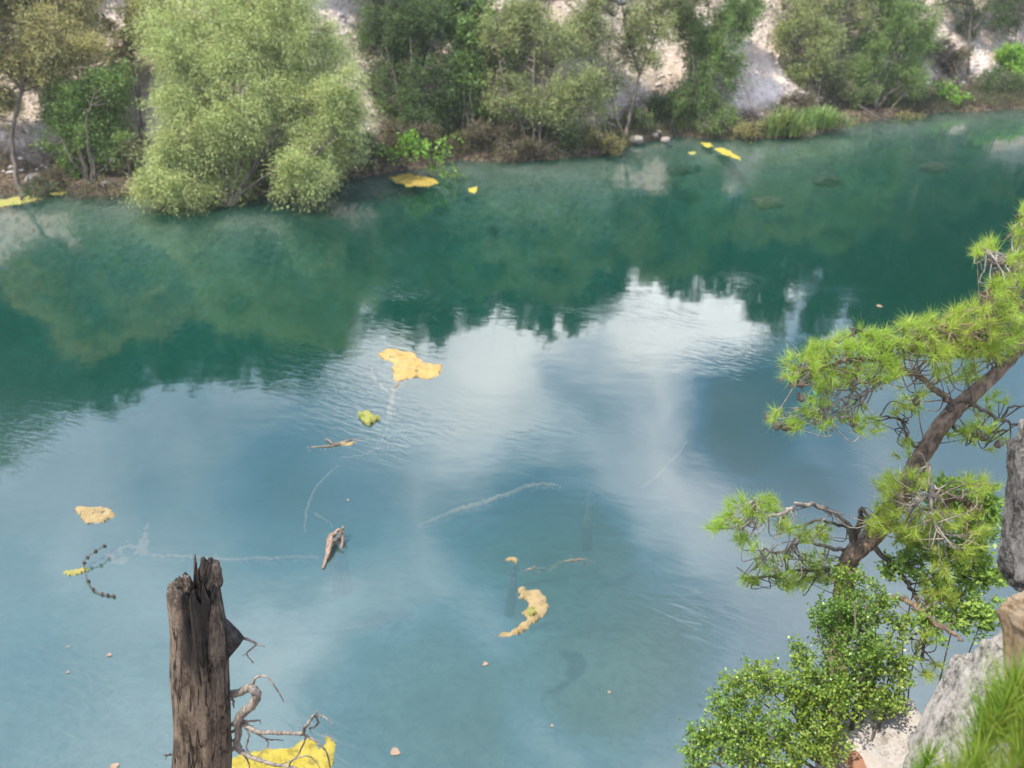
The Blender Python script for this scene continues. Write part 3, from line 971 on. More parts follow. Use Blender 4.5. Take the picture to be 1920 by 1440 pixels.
algae('lime green algae mat carrying a dark twig at the left', [(110, 1076), (140, 1066), (160, 1060), (172, 1068), (158, 1076), (130, 1082)], 'lime', rag=0.06)
algae('yellow-green algae tuft with small leaves, left of the sunken branch', [(672, 782), (690, 772), (708, 776), (712, 786), (695, 798), (680, 796)], 'lime', rag=0.10, thick=0.08)
algae('slim ochre algae strip tangled on thin twigs', [(618, 834), (640, 830), (668, 826), (655, 834), (632, 839)], 'orange', rag=0.06)
algae('small pale algae lump at the tip of the upright sunken log', [(920, 1056), (945, 1046), (965, 1044), (975, 1050), (965, 1060), (948, 1054), (930, 1058)], 'tan', rag=0.05, cell=0.035)
algae('faint sunken algae patch beside the lime mat at the left', [(205, 1030), (235, 1000), (270, 995), (280, 1030), (250, 1045), (230, 1040)], 'sunk', z=-0.10, rag=0.3, holes=-0.08)
algae('faint sunken scrap of algae below the tan oval mat', [(262, 984), (280, 980), (286, 988), (270, 992)], 'sunk', z=-0.06, rag=0.1, holes=-0.2)
algae('mustard algae raft under the arching vivid sapling', [(730, 333), (770, 325), (800, 334), (818, 342), (800, 348), (765, 349), (742, 342)], 'mustard', rag=0.25, cell=0.06)
algae('two yellow flakes at the tip of the arching vivid sapling', [(876, 354), (893, 352), (895, 360), (886, 366), (880, 360)], 'yellow', rag=0.12, cell=0.05)
algae('yellow algae band on the far shallows by the white boulders', [(1340, 280), (1362, 278), (1385, 294), (1388, 302), (1362, 292)], 'yellow', rag=0.22, cell=0.06)
algae('small yellow algae flake nearest the white boulders', [(1314, 268), (1330, 268), (1338, 274), (1322, 277)], 'yellow', rag=0.16, cell=0.06)
algae('tiny dull yellow algae speck between shore and yellow band', [(1290, 285), (1304, 284), (1306, 289), (1293, 290)], 'lime', rag=0.1, cell=0.05)
algae('yellow-green algae fringe around the foot of the bent olive-yellow tree', [(-40, 384), (20, 372), (60, 366), (74, 374), (40, 380), (0, 388), (-40, 394)], 'lime', rag=0.35, cell=0.06)
algae('yellow-green algae raft between the bent tree and the dark green shrub', [(78, 364), (100, 353), (128, 354), (140, 358), (120, 366)], 'lime', rag=0.25, cell=0.06)


# ------------------------------------------------------------------ sunken wood and floating bits
def sunk_log(name, label, cat, pts, mat, group=None, parts=None, jit=0.12, sides=9, crust=0):
    """pts: (pixel x, pixel y, height z, radius in m)"""
    P = np.array([[*pw(x, y, z), r] for x, y, z, r in pts])
    root = thing(name, label, cat, P[0, :3], group)
    mb = MB()
    S = smooth_path(P, 8)
    S[:, :2] += RNG.normal(size=(len(S), 2)) * 0.012
    mb.tube(S[:, :3], S[:, 3].clip(0.004), sides, jit)
    mb.build('stem', mat, root)
    if crust:
        cm = MB()
        k = RNG.integers(0, len(S), crust)
        C = S[k, :3] + RNG.normal(size=(crust, 3)) * np.array([0.045, 0.045, 0.02]) - np.array([0, 0, 0.03])
        cm.leaves(C, RNG.normal(size=C.shape) * np.array([1, 1, 0.2]), RNG.normal(size=C.shape) * 0.4 + np.array([0, 0, 1]), RNG.uniform(0.02, 0.07, crust), RNG.uniform(0.012, 0.035, crust))
        c_ = cm.build('algae_crust', ALG['sunk'], root, False)
        c_['kind'] = 'stuff'
    for q in (parts or []):
        Q = np.array([[*pw(x, y, z), r] for x, y, z, r in q])
        b = MB(); S2 = smooth_path(Q, 6); S2[:, :2] += RNG.normal(size=(len(S2), 2)) * 0.012
        b.tube(S2[:, :3], S2[:, 3].clip(0.003), 6, jit)
        b.build('branch', mat, root)
    return root


sunk_log('sunken_log', 'long thin pale log lying level under the water toward the broken stub', 'log', [(275, 1041, -0.08, 0.025), (340, 1044, -0.10, 0.03), (420, 1049, -0.12, 0.035), (500, 1048, -0.12, 0.035), (560, 1046, -0.14, 0.03), (600, 1046, -0.16, 0.03)], WOOD_WET, 'sunken timber', crust=220)
sunk_log('sunken_branch', 'curved pale branch under water rising above the broken stub', 'branch', [(572, 1000, -0.40, 0.02), (575, 960, -0.26, 0.03), (590, 920, -0.18, 0.035), (612, 893, -0.12, 0.03), (636, 872, -0.08, 0.02)], WOOD_WET, 'sunken timber', [[(590, 962, -0.25, 0.02), (610, 975, -0.28, 0.018), (625, 990, -0.3, 0.015)]])
sunk_log('sunken_treetop', 'forked pale treetop under water below the big ochre mat', 'branch', [(730, 790, -0.26, 0.07), (733, 765, -0.16, 0.08), (738, 740, -0.10, 0.08), (742, 728, -0.05, 0.07), (760, 712, -0.05, 0.05)], WOOD_WET, 'sunken timber',
         [[(732, 742, -0.10, 0.045), (712, 722, -0.07, 0.04), (700, 705, -0.05, 0.03), (696, 690, -0.04, 0.02)], [(700, 705, -0.05, 0.02), (680, 695, -0.07, 0.018), (660, 686, -0.1, 0.012)]], crust=120)
sunk_log('sunken_brush', 'fan of thin sunken twigs around the slim ochre strip', 'branch', [(770, 838, -0.08, 0.018), (730, 832, -0.06, 0.022), (690, 826, -0.05, 0.025), (640, 833, 0.01, 0.022), (582, 839, 0.0, 0.012)], WOOD_WET, 'sunken timber',
         [[(610, 822, 0.05, 0.012), (628, 832, 0.02, 0.018), (660, 824, 0.0, 0.018), (680, 824, -0.03, 0.012)], [(640, 858, -0.03, 0.012), (665, 856, -0.03, 0.02), (700, 845, -0.06, 0.02), (740, 812, -0.08, 0.012)],
          [(700, 850, -0.1, 0.015), (715, 825, -0.1, 0.015), (730, 800, -0.12, 0.02)], [(735, 812, -0.05, 0.015), (745, 810, -0.05, 0.02), (750, 812, -0.06, 0.012)]], crust=260)
sunk_log('sunken_log', 'crusted sunken log curving across the middle of the lake', 'log', [(790, 985, -0.50, 0.03), (850, 960, -0.26, 0.05), (900, 945, -0.18, 0.06), (940, 932, -0.12, 0.06), (985, 915, -0.08, 0.055), (1020, 908, -0.08, 0.04), (1045, 910, -0.12, 0.025)], WOOD_WET, 'sunken timber', crust=420)
sunk_log('sunken_branch', 'thin pale branch bowed beside the small algae lump', 'branch', [(975, 1072, -0.03, 0.018), (1000, 1066, -0.02, 0.025), (1030, 1066, -0.10, 0.014), (1055, 1054, -0.02, 0.016), (1080, 1050, 0.0, 0.018), (1100, 1050, -0.02, 0.014), (1117, 1056, -0.03, 0.01)], WOOD_WET, 'sunken timber', crust=110)
sunk_log('sunken_log', 'dark drowned upright trunk below the small algae lump', 'log', [(968, 1056, -0.25, 0.03), (964, 1074, -0.55, 0.06), (962, 1100, -0.8, 0.075), (955, 1150, -1.6, 0.10)], BARK_DARK, 'sunken timber')
sunk_log('sunken_log', 'faint drowned trunk at the right of the crusted curving log', 'log', [(1108, 922, -0.55, 0.05), (1104, 945, -0.8, 0.09), (1103, 985, -1.1, 0.10), (1098, 1030, -1.7, 0.12)], BARK_DARK, 'sunken timber', crust=90)
sunk_log('sunken_branch', 'hair-thin sunken branch far right toward the pine', 'branch', [(1200, 915, -0.35, 0.014), (1230, 895, -0.22, 0.018), (1258, 865, -0.16, 0.018), (1290, 828, -0.2, 0.012)], WOOD_WET, 'sunken timber')


def broken_stub():
    """splintered stub that just breaks the surface"""
    b = pw(622, 1040, -1.2)
    root = thing('broken_stub', 'splintered pinkish stump breaking the surface at the end of the long log', 'stump', b)
    mb = MB()
    top = pw(628, 1008, 0.0)
    ax = [top + np.array([0, -0.02, 0.0]), top + np.array([0.0, -0.03, -0.45]), top + np.array([0.0, -0.05, -1.3])]
    mb.tube(smooth_path(ax, 5), np.linspace(0.17, 0.20, 11), 14, 0.10)
    mb.build('trunk', BARK_GREY, root)
    sm = MB()
    for (x0, y0, z0, x1, y1, z1, w) in [(606, 1066, 0.01, 618, 1002, 0.20, 0.06), (612, 1048, 0.04, 622, 1000, 0.22, 0.07), (626, 1006, 0.10, 638, 992, 0.30, 0.06), (636, 1010, 0.02, 644, 988, 0.26, 0.05), (618, 1010, 0.10, 632, 998, 0.24, 0.07), (640, 1030, -0.02, 642, 996, 0.2, 0.05)]:
        a, c = pw(x0, y0, z0), pw(x1, y1, z1)
        m = (a + c) / 2 + RNG.normal(size=3) * 0.02
        sm.tube(smooth_path([a, m, c], 4), np.linspace(w * 0.5, w * 0.9, 9) * np.linspace(1, 0.45, 9), 6, 0.25)
    sm.build('splinters', mat_bark('pinkish_split_wood', (0.14, 0.095, 0.07), (0.32, 0.23, 0.165), 16, 0.5), root)


broken_stub()


def cone_twig():
    b = pw(160, 1072, 0.02)
    root = thing('cone_twig', 'dark bent twig with small cones standing in the lime algae mat', 'twig', b)
    up = [pw(160, 1072, 0.0), pw(157, 1055, 0.10), pw(163, 1045, 0.14), pw(178, 1034, 0.18), pw(195, 1024, 0.16)]
    dn = [pw(160, 1072, 0.0), pw(164, 1090, 0.02), pw(174, 1105, 0.03), pw(190, 1114, 0.02), pw(212, 1118, 0.02)]
    mb = MB()
    mb.tube(smooth_path(up, 5), 0.009, 6, 0.1); mb.tube(smooth_path(dn, 5), 0.009, 6, 0.1)
    mb.build('twig', BARK_DARK, root)
    for p in [up[1], up[2], up[3], up[4], dn[1], dn[2], dn[3], dn[4], (dn[3] + dn[4]) / 2]:
        c = MB(); c.tube([p + np.array([0, 0, -0.05]), p + np.array([0.01, 0, -0.02]), p + np.array([0.01, 0, 0.02]), p + np.array([0, 0, 0.05])], [0.008, 0.030, 0.026, 0.006], 7, 0.25)
        c.build('cone', BARK_DARK, root)


cone_twig()

M_FLEAF = mat_leaf('fallen_leaf_brown', (0.25, 0.17, 0.115), 0.25, (0.30, 0.24, 0.18), 0.1)


def fallen_leaf(x, y, size, label):
    c = pw(x, y, 0.006)
    root_ang = RNG.uniform(0, 6.28)
    mb = MB()
    pts = []
    for k in range(12):
        a = k / 12 * 2 * np.pi
        rr = size * (0.55 + 0.45 * abs(math.cos(a * 1.5 + 0.3))) * RNG.uniform(0.8, 1.2)
        pts.append((math.cos(a + root_ang) * rr, math.sin(a + root_ang) * rr * 0.8, 0.004 + 0.01 * RNG.random()))
    v = np.array([(0, 0, 0.0)] + pts)
    mb.add(v, None, [(0, 1 + k, 1 + (k + 1) % 12) for k in range(12)])
    o = mb.build('fallen_leaf', M_FLEAF)
    o.location = c
    setp(o, label, 'leaf', 'fallen leaves floating on the lake')


for (x, y, s, lab) in [(205, 1228, 0.045, 'small pale leaf floating left of the snag, level with its dark side stub'), (741, 1411, 0.085, 'ragged brown leaf floating right of the bright yellow mat'), (910, 1245, 0.05, 'oval pink leaf floating below the curved tan mat'),
                       (128, 1213, 0.025, 'tiny white leaf floating upper left of the small pale leaf'), (127, 1261, 0.03, 'tiny white leaf floating lower left of the small pale leaf'), (1142, 1298, 0.03, 'tiny pale leaf floating low between curved mat and right bush'),
                       (1035, 1361, 0.028, 'tiny pale leaf floating lowest in the open water'), (652, 938, 0.03, 'dark speck of a leaf above the broken stub'), (1648, 574, 0.10, 'pale scrap afloat in dark water above the pine'), (215, 1437, 0.07, 'pale scrap floating at the lower edge left of the snag')]:
    fallen_leaf(x, y, s, lab)


# ------------------------------------------------------------------ rocks
def rock(name, label, c, size, rot, mat, seed, amp=0.16, sq=0.55, sub=5, freq=1.6):
    bm = bmesh.new()
    bmesh.ops.create_icosphere(bm, subdivisions=sub, radius=1.0)
    for v in bm.verts:
        p = v.co.normalized()
        q = Vector([math.copysign(abs(k) ** sq, k) for k in p])
        n = 0.0; a = 1.0; f = freq
        for o_ in range(5):
            n += a * mnoise.noise(p * f + Vector((seed * 3.7, seed, -seed))); a *= 0.5; f *= 2.1
        rid = 1 - abs(mnoise.noise(p * freq * 1.3 + Vector((seed, 9, 2)))) * 2
        v.co = q * (1 + amp * n + amp * 0.35 * rid)
    me = bpy.data.meshes.new(name)
    bm.to_mesh(me); bm.free()
    for po in me.polygons: po.use_smooth = True
    me.materials.append(mat)
    o = bpy.data.objects.new(name, me)
    sc.collection.objects.link(o)
    o.location = [float(k) for k in c]
    o.scale = size
    o.rotation_euler = rot
    return setp(o, label, 'rock')


R_DARK = mat_rock('dark_lichened_rock', (0.19, 0.18, 0.165), (0.025, 0.023, 0.022), 0.32, 11)
R_TAN = mat_rock('tan_weathered_rock', (0.26, 0.185, 0.11), (0.08, 0.058, 0.038), 0.54, 10, (0.27, 0.22, 0.16))
R_GREY = mat_rock('grey_limestone', (0.31, 0.29, 0.265), (0.05, 0.046, 0.042), 0.47, 12)
R_WHITE = mat_rock('white_limestone', (0.38, 0.35, 0.32), (0.13, 0.11, 0.09), 0.62, 8, (0.33, 0.285, 0.245))
R_RED = mat_rock('reddish_rock', (0.30, 0.16, 0.10), (0.16, 0.08, 0.055), 0.7, 8)

rock('standing_rock', 'dark lichen-spotted rock standing at the right edge above the tan block', px(2018, 966, 4.5), (0.27, 0.30, 0.53), (R(-24), R(2), R(10)), R_DARK, 2, 0.14, 0.45, 6, 2.2)
rock('tan_block', 'flat-faced tan rock block under the dark standing rock', px(2056, 1262, 4.25), (0.36, 0.30, 0.40), (R(-26), R(-5), R(6)), R_TAN, 5, 0.10, 0.3, 6, 2.2)
rock('grey_boulder', 'grey weathered limestone boulder sloping down behind the long green needles', px(1893, 1422, 4.7), (0.37, 0.40, 0.63), (R(-20), R(20), R(0)), R_GREY, 8, 0.17, 0.55, 6, 2.0)
rock('white_ledge', 'sunlit white limestone ledge beneath the leafy bush', px(1672, 1470, 5.5), (0.40, 0.40, 0.42), (R(0), R(-14), R(15)), R_WHITE, 3, 0.15, 0.5, 6, 2.0)
rock('reddish_stone', 'small reddish stone lying on the white ledge at the lower edge', px(1618, 1432, 5.3), (0.10, 0.09, 0.07), (0, 0, 0.4), R_RED, 6, 0.15, 0.7, 4)
R_BANK = mat_rock('pale_shore_stone', (0.28, 0.245, 0.21), (0.10, 0.085, 0.07), 0.6, 4)
for (x, y, s, lab) in [(1248, 262, 0.26, 'white boulder at the waterline under the shady tree'), (1228, 252, 0.20, 'smaller pale boulder just behind the white waterline boulder'), (1192, 262, 0.34, 'buff boulder beside the leaning tree foot'), (1235, 245, 0.14, 'small buff stone highest of the waterline boulders'),
                       (1660, 178, 0.3, 'pale boulder on the dirt bank behind the fallen bare branch'), (1690, 182, 0.34, 'larger pinkish boulder on the dirt bank behind the low bush'), (199, 345, 0.2, 'pale stone at the waterline below the rounded dark green shrub'), (66, 335, 0.32, 'pale stone behind the foot of the bent olive-yellow tree')]:
    b, t = ground_at(x, y + 4)
    rock('shore_boulder', lab, b + np.array([0, 0, s * 0.3]), (s * 1.0, s * 0.8, s * 0.55), (0, 0, RNG.uniform(0, 3)), R_BANK, int(RNG.integers(1, 50)), 0.2, 0.7, 3)['group'] = 'boulders on the far shore'
sunk_log('fallen_branch', 'brown bare branch slanting down from the dirt bank into the water', 'branch', [(1608, 196, 0.75, 0.03), (1630, 210, 0.45, 0.035), (1650, 222, 0.2, 0.032), (1672, 230, -0.05, 0.02)], BARK_GREY)
sunk_log('fallen_branch', 'brown bare stick leaning up from the water at the dirt bank', 'branch', [(1658, 224, -0.02, 0.03), (1670, 205, 0.45, 0.03), (1692, 180, 1.0, 0.025)], BARK_GREY)
for (x, y, s, lab) in [(1275, 320, 0.75, 'dark flat rock just under water below the white boulders'), (1440, 380, 0.8, 'dark sunken rock at the lower end of the pale reflected streak'), (1552, 340, 0.8, 'dark sunken rock right of the pale reflected streak'), (1750, 315, 0.7, 'dark sunken rock below the low bush and dirt bank')]:
    rock('sunken_rock', lab, pw(x, y, -0.42), (s * 0.7, s * 0.4, 0.2), (0, 0, R(-10)), R_DARK, int(RNG.integers(1, 50)), 0.4, 0.8, 3)['group'] = 'rocks under the far water'


# ------------------------------------------------------------------ dead snag
def mat_snag():
    m, T = new_mat('weathered_snag_wood')
    co = T.n('ShaderNodeTexCoord').outputs['Object']
    sep = T.n('ShaderNodeSeparateXYZ'); T.l(co, sep.inputs[0])
    st = T.scale(co, 1, 1, 0.12)
    fine = T.noise(st, 26, 8, 0.7, 0.3)
    mid = T.noise(T.scale(co, 1, 1, 0.3), 6, 5, 0.6, 0.5)
    pit = T.noise(T.scale(co, 1, 1, 0.6), 40, 8, 0.8)
    c = T.mix(T.remap(fine, 0.33, 0.68), (0.068, 0.053, 0.042), (0.29, 0.23, 0.175))
    c = T.mix(T.remap(mid, 0.42, 0.66, 0, 0.7), c, (0.30, 0.235, 0.175))
    c = T.mix(T.remap(pit, 0.52, 0.66, 0, 0.85), c, (0.05, 0.04, 0.032))
    blot = T.noise(T.scale(co, 1, 1, 0.55), 7, 7, 0.72, 0.4)
    c = T.mix(T.remap(blot, 0.50, 0.60, 0, 0.75), c, (0.055, 0.042, 0.032))
    flake = T.noise(T.scale(co, 1, 1, 0.7), 16, 6, 0.75, 0.2)
    c = T.mix(T.remap(flake, 0.57, 0.66, 0, 0.7), c, (0.34, 0.28, 0.22))
    # charred strip at the broken top
    x = T.math('ADD', sep.outputs['X'], T.math('MULTIPLY', T.math('SUBTRACT', mid, 0.5), 0.35))
    wd = T.remap(T.math('ABSOLUTE', T.math('ADD', x, -0.03)), 0.06, 0.17, 1.0, 0.0)
    up = T.remap(T.math('ADD', sep.outputs['Z'], T.math('MULTIPLY', T.math('SUBTRACT', mid, 0.5), 0.8)), CHAR0, CHAR0 + 0.35)
    c = T.mix(T.math('MULTIPLY', T.math('MULTIPLY', wd, up), 0.93), c, (0.032, 0.028, 0.026))
    crack = T.noise(T.scale(co, 1, 1, 0.09), 6, 3, 0.55, 0.25)
    ck = T.remap(T.math('ABSOLUTE', T.math('SUBTRACT', crack, 0.5)), 0.003, 0.016, 0.92, 0.0)
    c = T.mix(ck, c, (0.02, 0.016, 0.014))
    pr = T.n('ShaderNodeBsdfPrincipled')
    T.l(c, pr.inputs['Base Color'])
    pr.inputs['Roughness'].default_value = 0.9
    pr.inputs['Specular IOR Level'].default_value = 0.15
    bp = T.n('ShaderNodeBump'); bp.inputs['Strength'].default_value = 1.0; bp.inputs['Distance'].default_value = 0.035
    T.l(T.math('SUBTRACT', T.math('ADD', T.math('ADD', fine, flake), T.math('MULTIPLY', pit, 0.7)), T.math('MULTIPLY', ck, 1.5)), bp.inputs['Height']); T.l(bp.outputs[0], pr.inputs['Normal'])
    out_surf(T, pr.outputs[0])
    return m


TT, TB = 7.4, 8.6            # depth of the snag's top and of the point at the lower frame edge


def snag_t(y):
    return TT + (TB - TT) * (y - 1055) / 385.0


P_top, P_low = px(376, 1055, TT), px(380, 1440, TB)
ax = (P_top - P_low); ax /= np.linalg.norm(ax)
P_base = P_low - ax * ((P_low[2] + 1.2) / ax[2])
LEN = np.linalg.norm(P_top - P_base)
CHAR0 = LEN - 1.35


def build_snag():
    root = thing('dead_snag', 'broken weathered grey-brown dead trunk standing in the water, charred at its jagged top', 'dead tree', P_base)
    n, rings = 72, 170
    mb = MB()
    ang = np.arange(n) / n * 2 * np.pi
    zs = np.linspace(0, LEN, rings)
    # jagged rim: highest at the back and left of the middle, low at the left rim
    rim = LEN - 0.20 + 0.08 * np.sin(ang * 2 + 1.0) + 0.10 * np.round(vnoise(ang * 5, ang * 0 + 2, 3) * 3) / 3 + 0.10 * vnoise(ang * 16, ang * 0, 9)
    rim = np.where(np.cos(ang) < -0.55, np.minimum(rim, LEN - 0.30 + 0.03 * vnoise(ang * 20, ang * 0, 4)), rim)
    rim = np.where(np.cos(ang) > 0.75, np.minimum(rim, LEN - 0.22 + 0.05 * vnoise(ang * 20, ang * 0, 4)), rim)
    V = []
    for z in zs:
        zz = np.minimum(z, rim)
        d = LEN - zz
        r = np.interp(d, [0, 0.12, 0.35, 0.75, 1.1, 2.3, 5], [0.195, 0.215, 0.235, 0.262, 0.272, 0.288, 0.34])
        lob = 1 + 0.05 * np.cos(ang * 3 + 0.6 + zz * 0.2) + 0.03 * np.cos(ang * 7 + zz * 0.5) + 0.035 * vnoise(ang / (2 * np.pi) * 40, zz * 0.7, 6) + 0.03 * vnoise(ang / (2 * np.pi) * 70, zz * 2.5, 16) + 0.03 * vnoise(ang / (2 * np.pi) * 9, zz * 2.0, 26)
        # split running down from the top on the face towards the lake's near side
        a0 = -np.pi / 2 + 0.10 - 0.12 * np.sin(zz * 1.3)
        da = np.abs((ang - a0 + np.pi) % (2 * np.pi) - np.pi)
        lob = lob - 0.30 * np.exp(-(da / 0.11) ** 2) * sstep(1.25, 0.2, d) - 0.10 * np.exp(-(np.abs((ang - a0 - 0.55 + np.pi) % (2 * np.pi) - np.pi) / 0.06) ** 2) * sstep(2.6, 1.0, d)
        r = r * lob
        # heartwood rotted out: dish lower inside
        V.append(np.stack([np.cos(ang) * r - 0.07 * sstep(0.9, 0.0, d) + 0.02 * np.sin(zz * 2.1), np.sin(ang) * r, zz], -1))
    V.append(np.stack([V[-1][:, 0] * 0.72, V[-1][:, 1] * 0.72, rim - 0.05], -1))
    V.append(np.stack([V[-2][:, 0] * 0.55, V[-2][:, 1] * 0.55, rim * 0 + LEN - 0.6], -1))
    m = len(V)
    i = np.arange(m - 1)[:, None] * n; j = np.arange(n)[None]; j2 = (j + 1) % n
    q = np.stack([i + j, i + j2, i + n + j2, i + n + j], -1).reshape(-1, 4)
    vv = np.concatenate(V + [np.array([[0, 0, LEN - 0.62]])])
    mb.add(vv, q, [(m * n, (m - 1) * n + k, (m - 1) * n + (k + 1) % n) for k in range(n)])
    # splinters on the rim
    for a, h, w, l in [(2.3, -0.01, 0.02, 0.40), (1.75, -0.06, 0.05, 0.26), (1.2, -0.05, 0.055, 0.30), (0.6, -0.03, 0.06, 0.3), (2.9, -0.22, 0.04, 0.25), (-0.6, -0.16, 0.05, 0.25), (-2.2, -0.24, 0.035, 0.22), (1.5, -0.10, 0.06, 0.3)]:
        r = 0.14
        b = np.array([math.cos(a) * r, math.sin(a) * r, LEN + h - l])
        mb.tube(smooth_path([b, b + np.array([0.005, 0, l * 0.6]), b + np.array([-0.005, 0.01, l])], 3), w * np.array([1, 1, 0.95, 0.9, 0.8, 0.65, 0.4]), 7, 0.25)
    o = mb.build('trunk', mat_snag())
    z = Vector(ax)
    xx = Vector((1, 0, 0)); xx = (xx - z * xx.dot(z)).normalized()
    yy = z.cross(xx)
    o.rotation_euler = Matrix((xx, yy, z)).transposed().to_euler()
    o.parent = root

    def S(x, y, dd=0.0):
        return px(x, y, snag_t(min(y, 1500)) + dd)

    def limb(name, pts, mat, root_=root, sides=7, jit=0.08):
        b = MB()
        P = np.array([[*S(x, y, dd), r] for x, y, dd, r in pts])
        Q = smooth_path(P, 6)
        b.tube(Q[:, :3], Q[:, 3].clip(0.003), sides, jit)
        return b, name, mat

    # charred side stub: a torn slab of wood
    b = MB()
    out = [(408, 1150), (428, 1162), (448, 1182), (459, 1196), (448, 1212), (438, 1224), (424, 1240), (412, 1236)]
    fr = [S(x, y, -0.03) for x, y in out]; bk = [S(x, y, 0.10) for x, y in out]
    k = len(out)
    cf, cb = np.mean(fr, 0) + np.array([0, -0.06, 0.02]), np.mean(bk, 0)
    b.add(np.array(fr + bk + [cf, cb]), [(i, (i + 1) % k, k + (i + 1) % k, k + i) for i in range(k)], [(2 * k, (i + 1) % k, i) for i in range(k)] + [(2 * k + 1, k + i, k + (i + 1) % k) for i in range(k)])
    st = b.build('side_stub', mat_bark('charred_wood', (0.018, 0.017, 0.017), (0.07, 0.066, 0.064), 20, 0.6), root, False)
    st['label'] = 'black charred side stub'
    b = MB()
    for pts in [[(457, 1196, 0.03, .016), (472, 1202, 0.0, .013), (483, 1208, -0.03, .010), (497, 1212, -0.05, .004)], [(483, 1207, -0.03, .009), (472, 1216, -0.04, .009), (463, 1226, -0.02, .008), (475, 1243, -0.06, .005)], [(463, 1226, -0.02, .006), (455, 1229, 0, .003)]]:
        Q = smooth_path(np.array([[*S(x, y, dd), r] for x, y, dd, r in pts]), 5)
        b.tube(Q[:, :3], Q[:, 3], 6, 0.05)
    b.build('branch', BARK_DEAD, root)
    # crooked bleached limb with its spray of twigs
    groups = [
        [[(432, 1301, 0.0, .05), (450, 1298, -0.15, .05), (466, 1290, -0.3, .052), (478, 1296, -0.36, .058), (480, 1310, -0.36, .056), (470, 1324, -0.34, .058), (456, 1336, -0.28, .06), (448, 1350, -0.2, .065), (446, 1362, -0.15, .05)],
         [(470, 1288, -0.3, .022), (481, 1270, -0.32, .016), (496, 1268, -0.36, .014), (512, 1282, -0.4, .012), (524, 1300, -0.44, .010), (532, 1316, -0.44, .005)]],
        [[(436, 1358, -0.1, .03), (456, 1358, -0.2, .034), (480, 1371, -0.35, .03), (510, 1374, -0.5, .026), (545, 1374, -0.6, .026), (565, 1375, -0.65, .024), (573, 1362, -0.7, .022), (585, 1346, -0.74, .016), (596, 1333, -0.78, .007)],
         [(588, 1344, -0.74, .012), (600, 1342, -0.76, .012), (612, 1348, -0.8, .010), (625, 1359, -0.82, .004)], [(592, 1343, -0.74, .011), (597, 1355, -0.7, .012), (588, 1364, -0.68, .012), (580, 1366, -0.68, .007), (586, 1376, -0.68, .004)],
         [(565, 1376, -0.65, .018), (590, 1388, -0.68, .014), (608, 1404, -0.7, .012), (615, 1420, -0.7, .010), (620, 1445, -0.7, .006)], [(574, 1380, -0.65, .012), (566, 1402, -0.6, .011), (552, 1422, -0.55, .009), (530, 1432, -0.5, .006)],
         [(458, 1352, -0.2, .016), (478, 1352, -0.26, .013), (486, 1350, -0.28, .008), (489, 1358, -0.28, .004)], [(460, 1360, -0.2, .02), (480, 1374, -0.3, .014), (500, 1385, -0.36, .011), (532, 1388, -0.42, .005)],
         [(495, 1383, -0.36, .010), (503, 1395, -0.36, .008), (490, 1412, -0.36, .006), (480, 1425, -0.36, .003)], [(460, 1364, -0.2, .016), (467, 1380, -0.24, .013), (462, 1402, -0.22, .011), (472, 1418, -0.24, .005)]],
        [[(448, 1356, -0.12, .05), (446, 1380, -0.14, .045), (444, 1400, -0.16, .042), (460, 1414, -0.2, .034), (490, 1426, -0.3, .028), (520, 1434, -0.38, .024), (545, 1438, -0.44, .018), (575, 1446, -0.5, .01)],
         [(437, 1405, -0.08, .03), (446, 1396, -0.12, .03), (452, 1402, -0.14, .02)], [(456, 1414, -0.2, .014), (466, 1430, -0.2, .010), (468, 1450, -0.2, .005)], [(540, 1438, -0.44, .012), (552, 1424, -0.46, .011), (580, 1418, -0.52, .008), (600, 1440, -0.56, .004)],
         [(436, 1372, -0.05, .02), (446, 1366, -0.1, .018), (452, 1372, -0.12, .01)], [(446, 1376, -0.14, .014), (440, 1386, -0.1, .012), (434, 1390, -0.05, .01)]],
        [[(322, 1414, 0.0, .016), (312, 1416, -0.05, .013), (305, 1414, -0.08, .005)], [(313, 1416, -0.05, .009), (309, 1424, -0.06, .004)]],
        [[(433, 1300, 0.0, .02), (437, 1314, -0.03, .018), (439, 1328, -0.03, .006)]],
    ]
    for g in groups:
        b = MB()
        for pts in g:
            Q = smooth_path(np.array([[*S(x, y, dd), r] for x, y, dd, r in pts]), 6)
            Q[1:-1, :3] += RNG.normal(size=(len(Q) - 2, 3)) * 0.003
            b.tube(Q[:, :3], Q[:, 3].clip(0.003) * 0.8, 8, 0.12)
        b.build('branch', BARK_DEAD, root)
    return root


build_snag()


# ------------------------------------------------------------------ foreground pine
NEEDLE = mat_leaf('fresh_pine_needles', (0.24, 0.37, 0.055), 0.5, (0.44, 0.47, 0.10), 0.45, 0.45, 0.35)


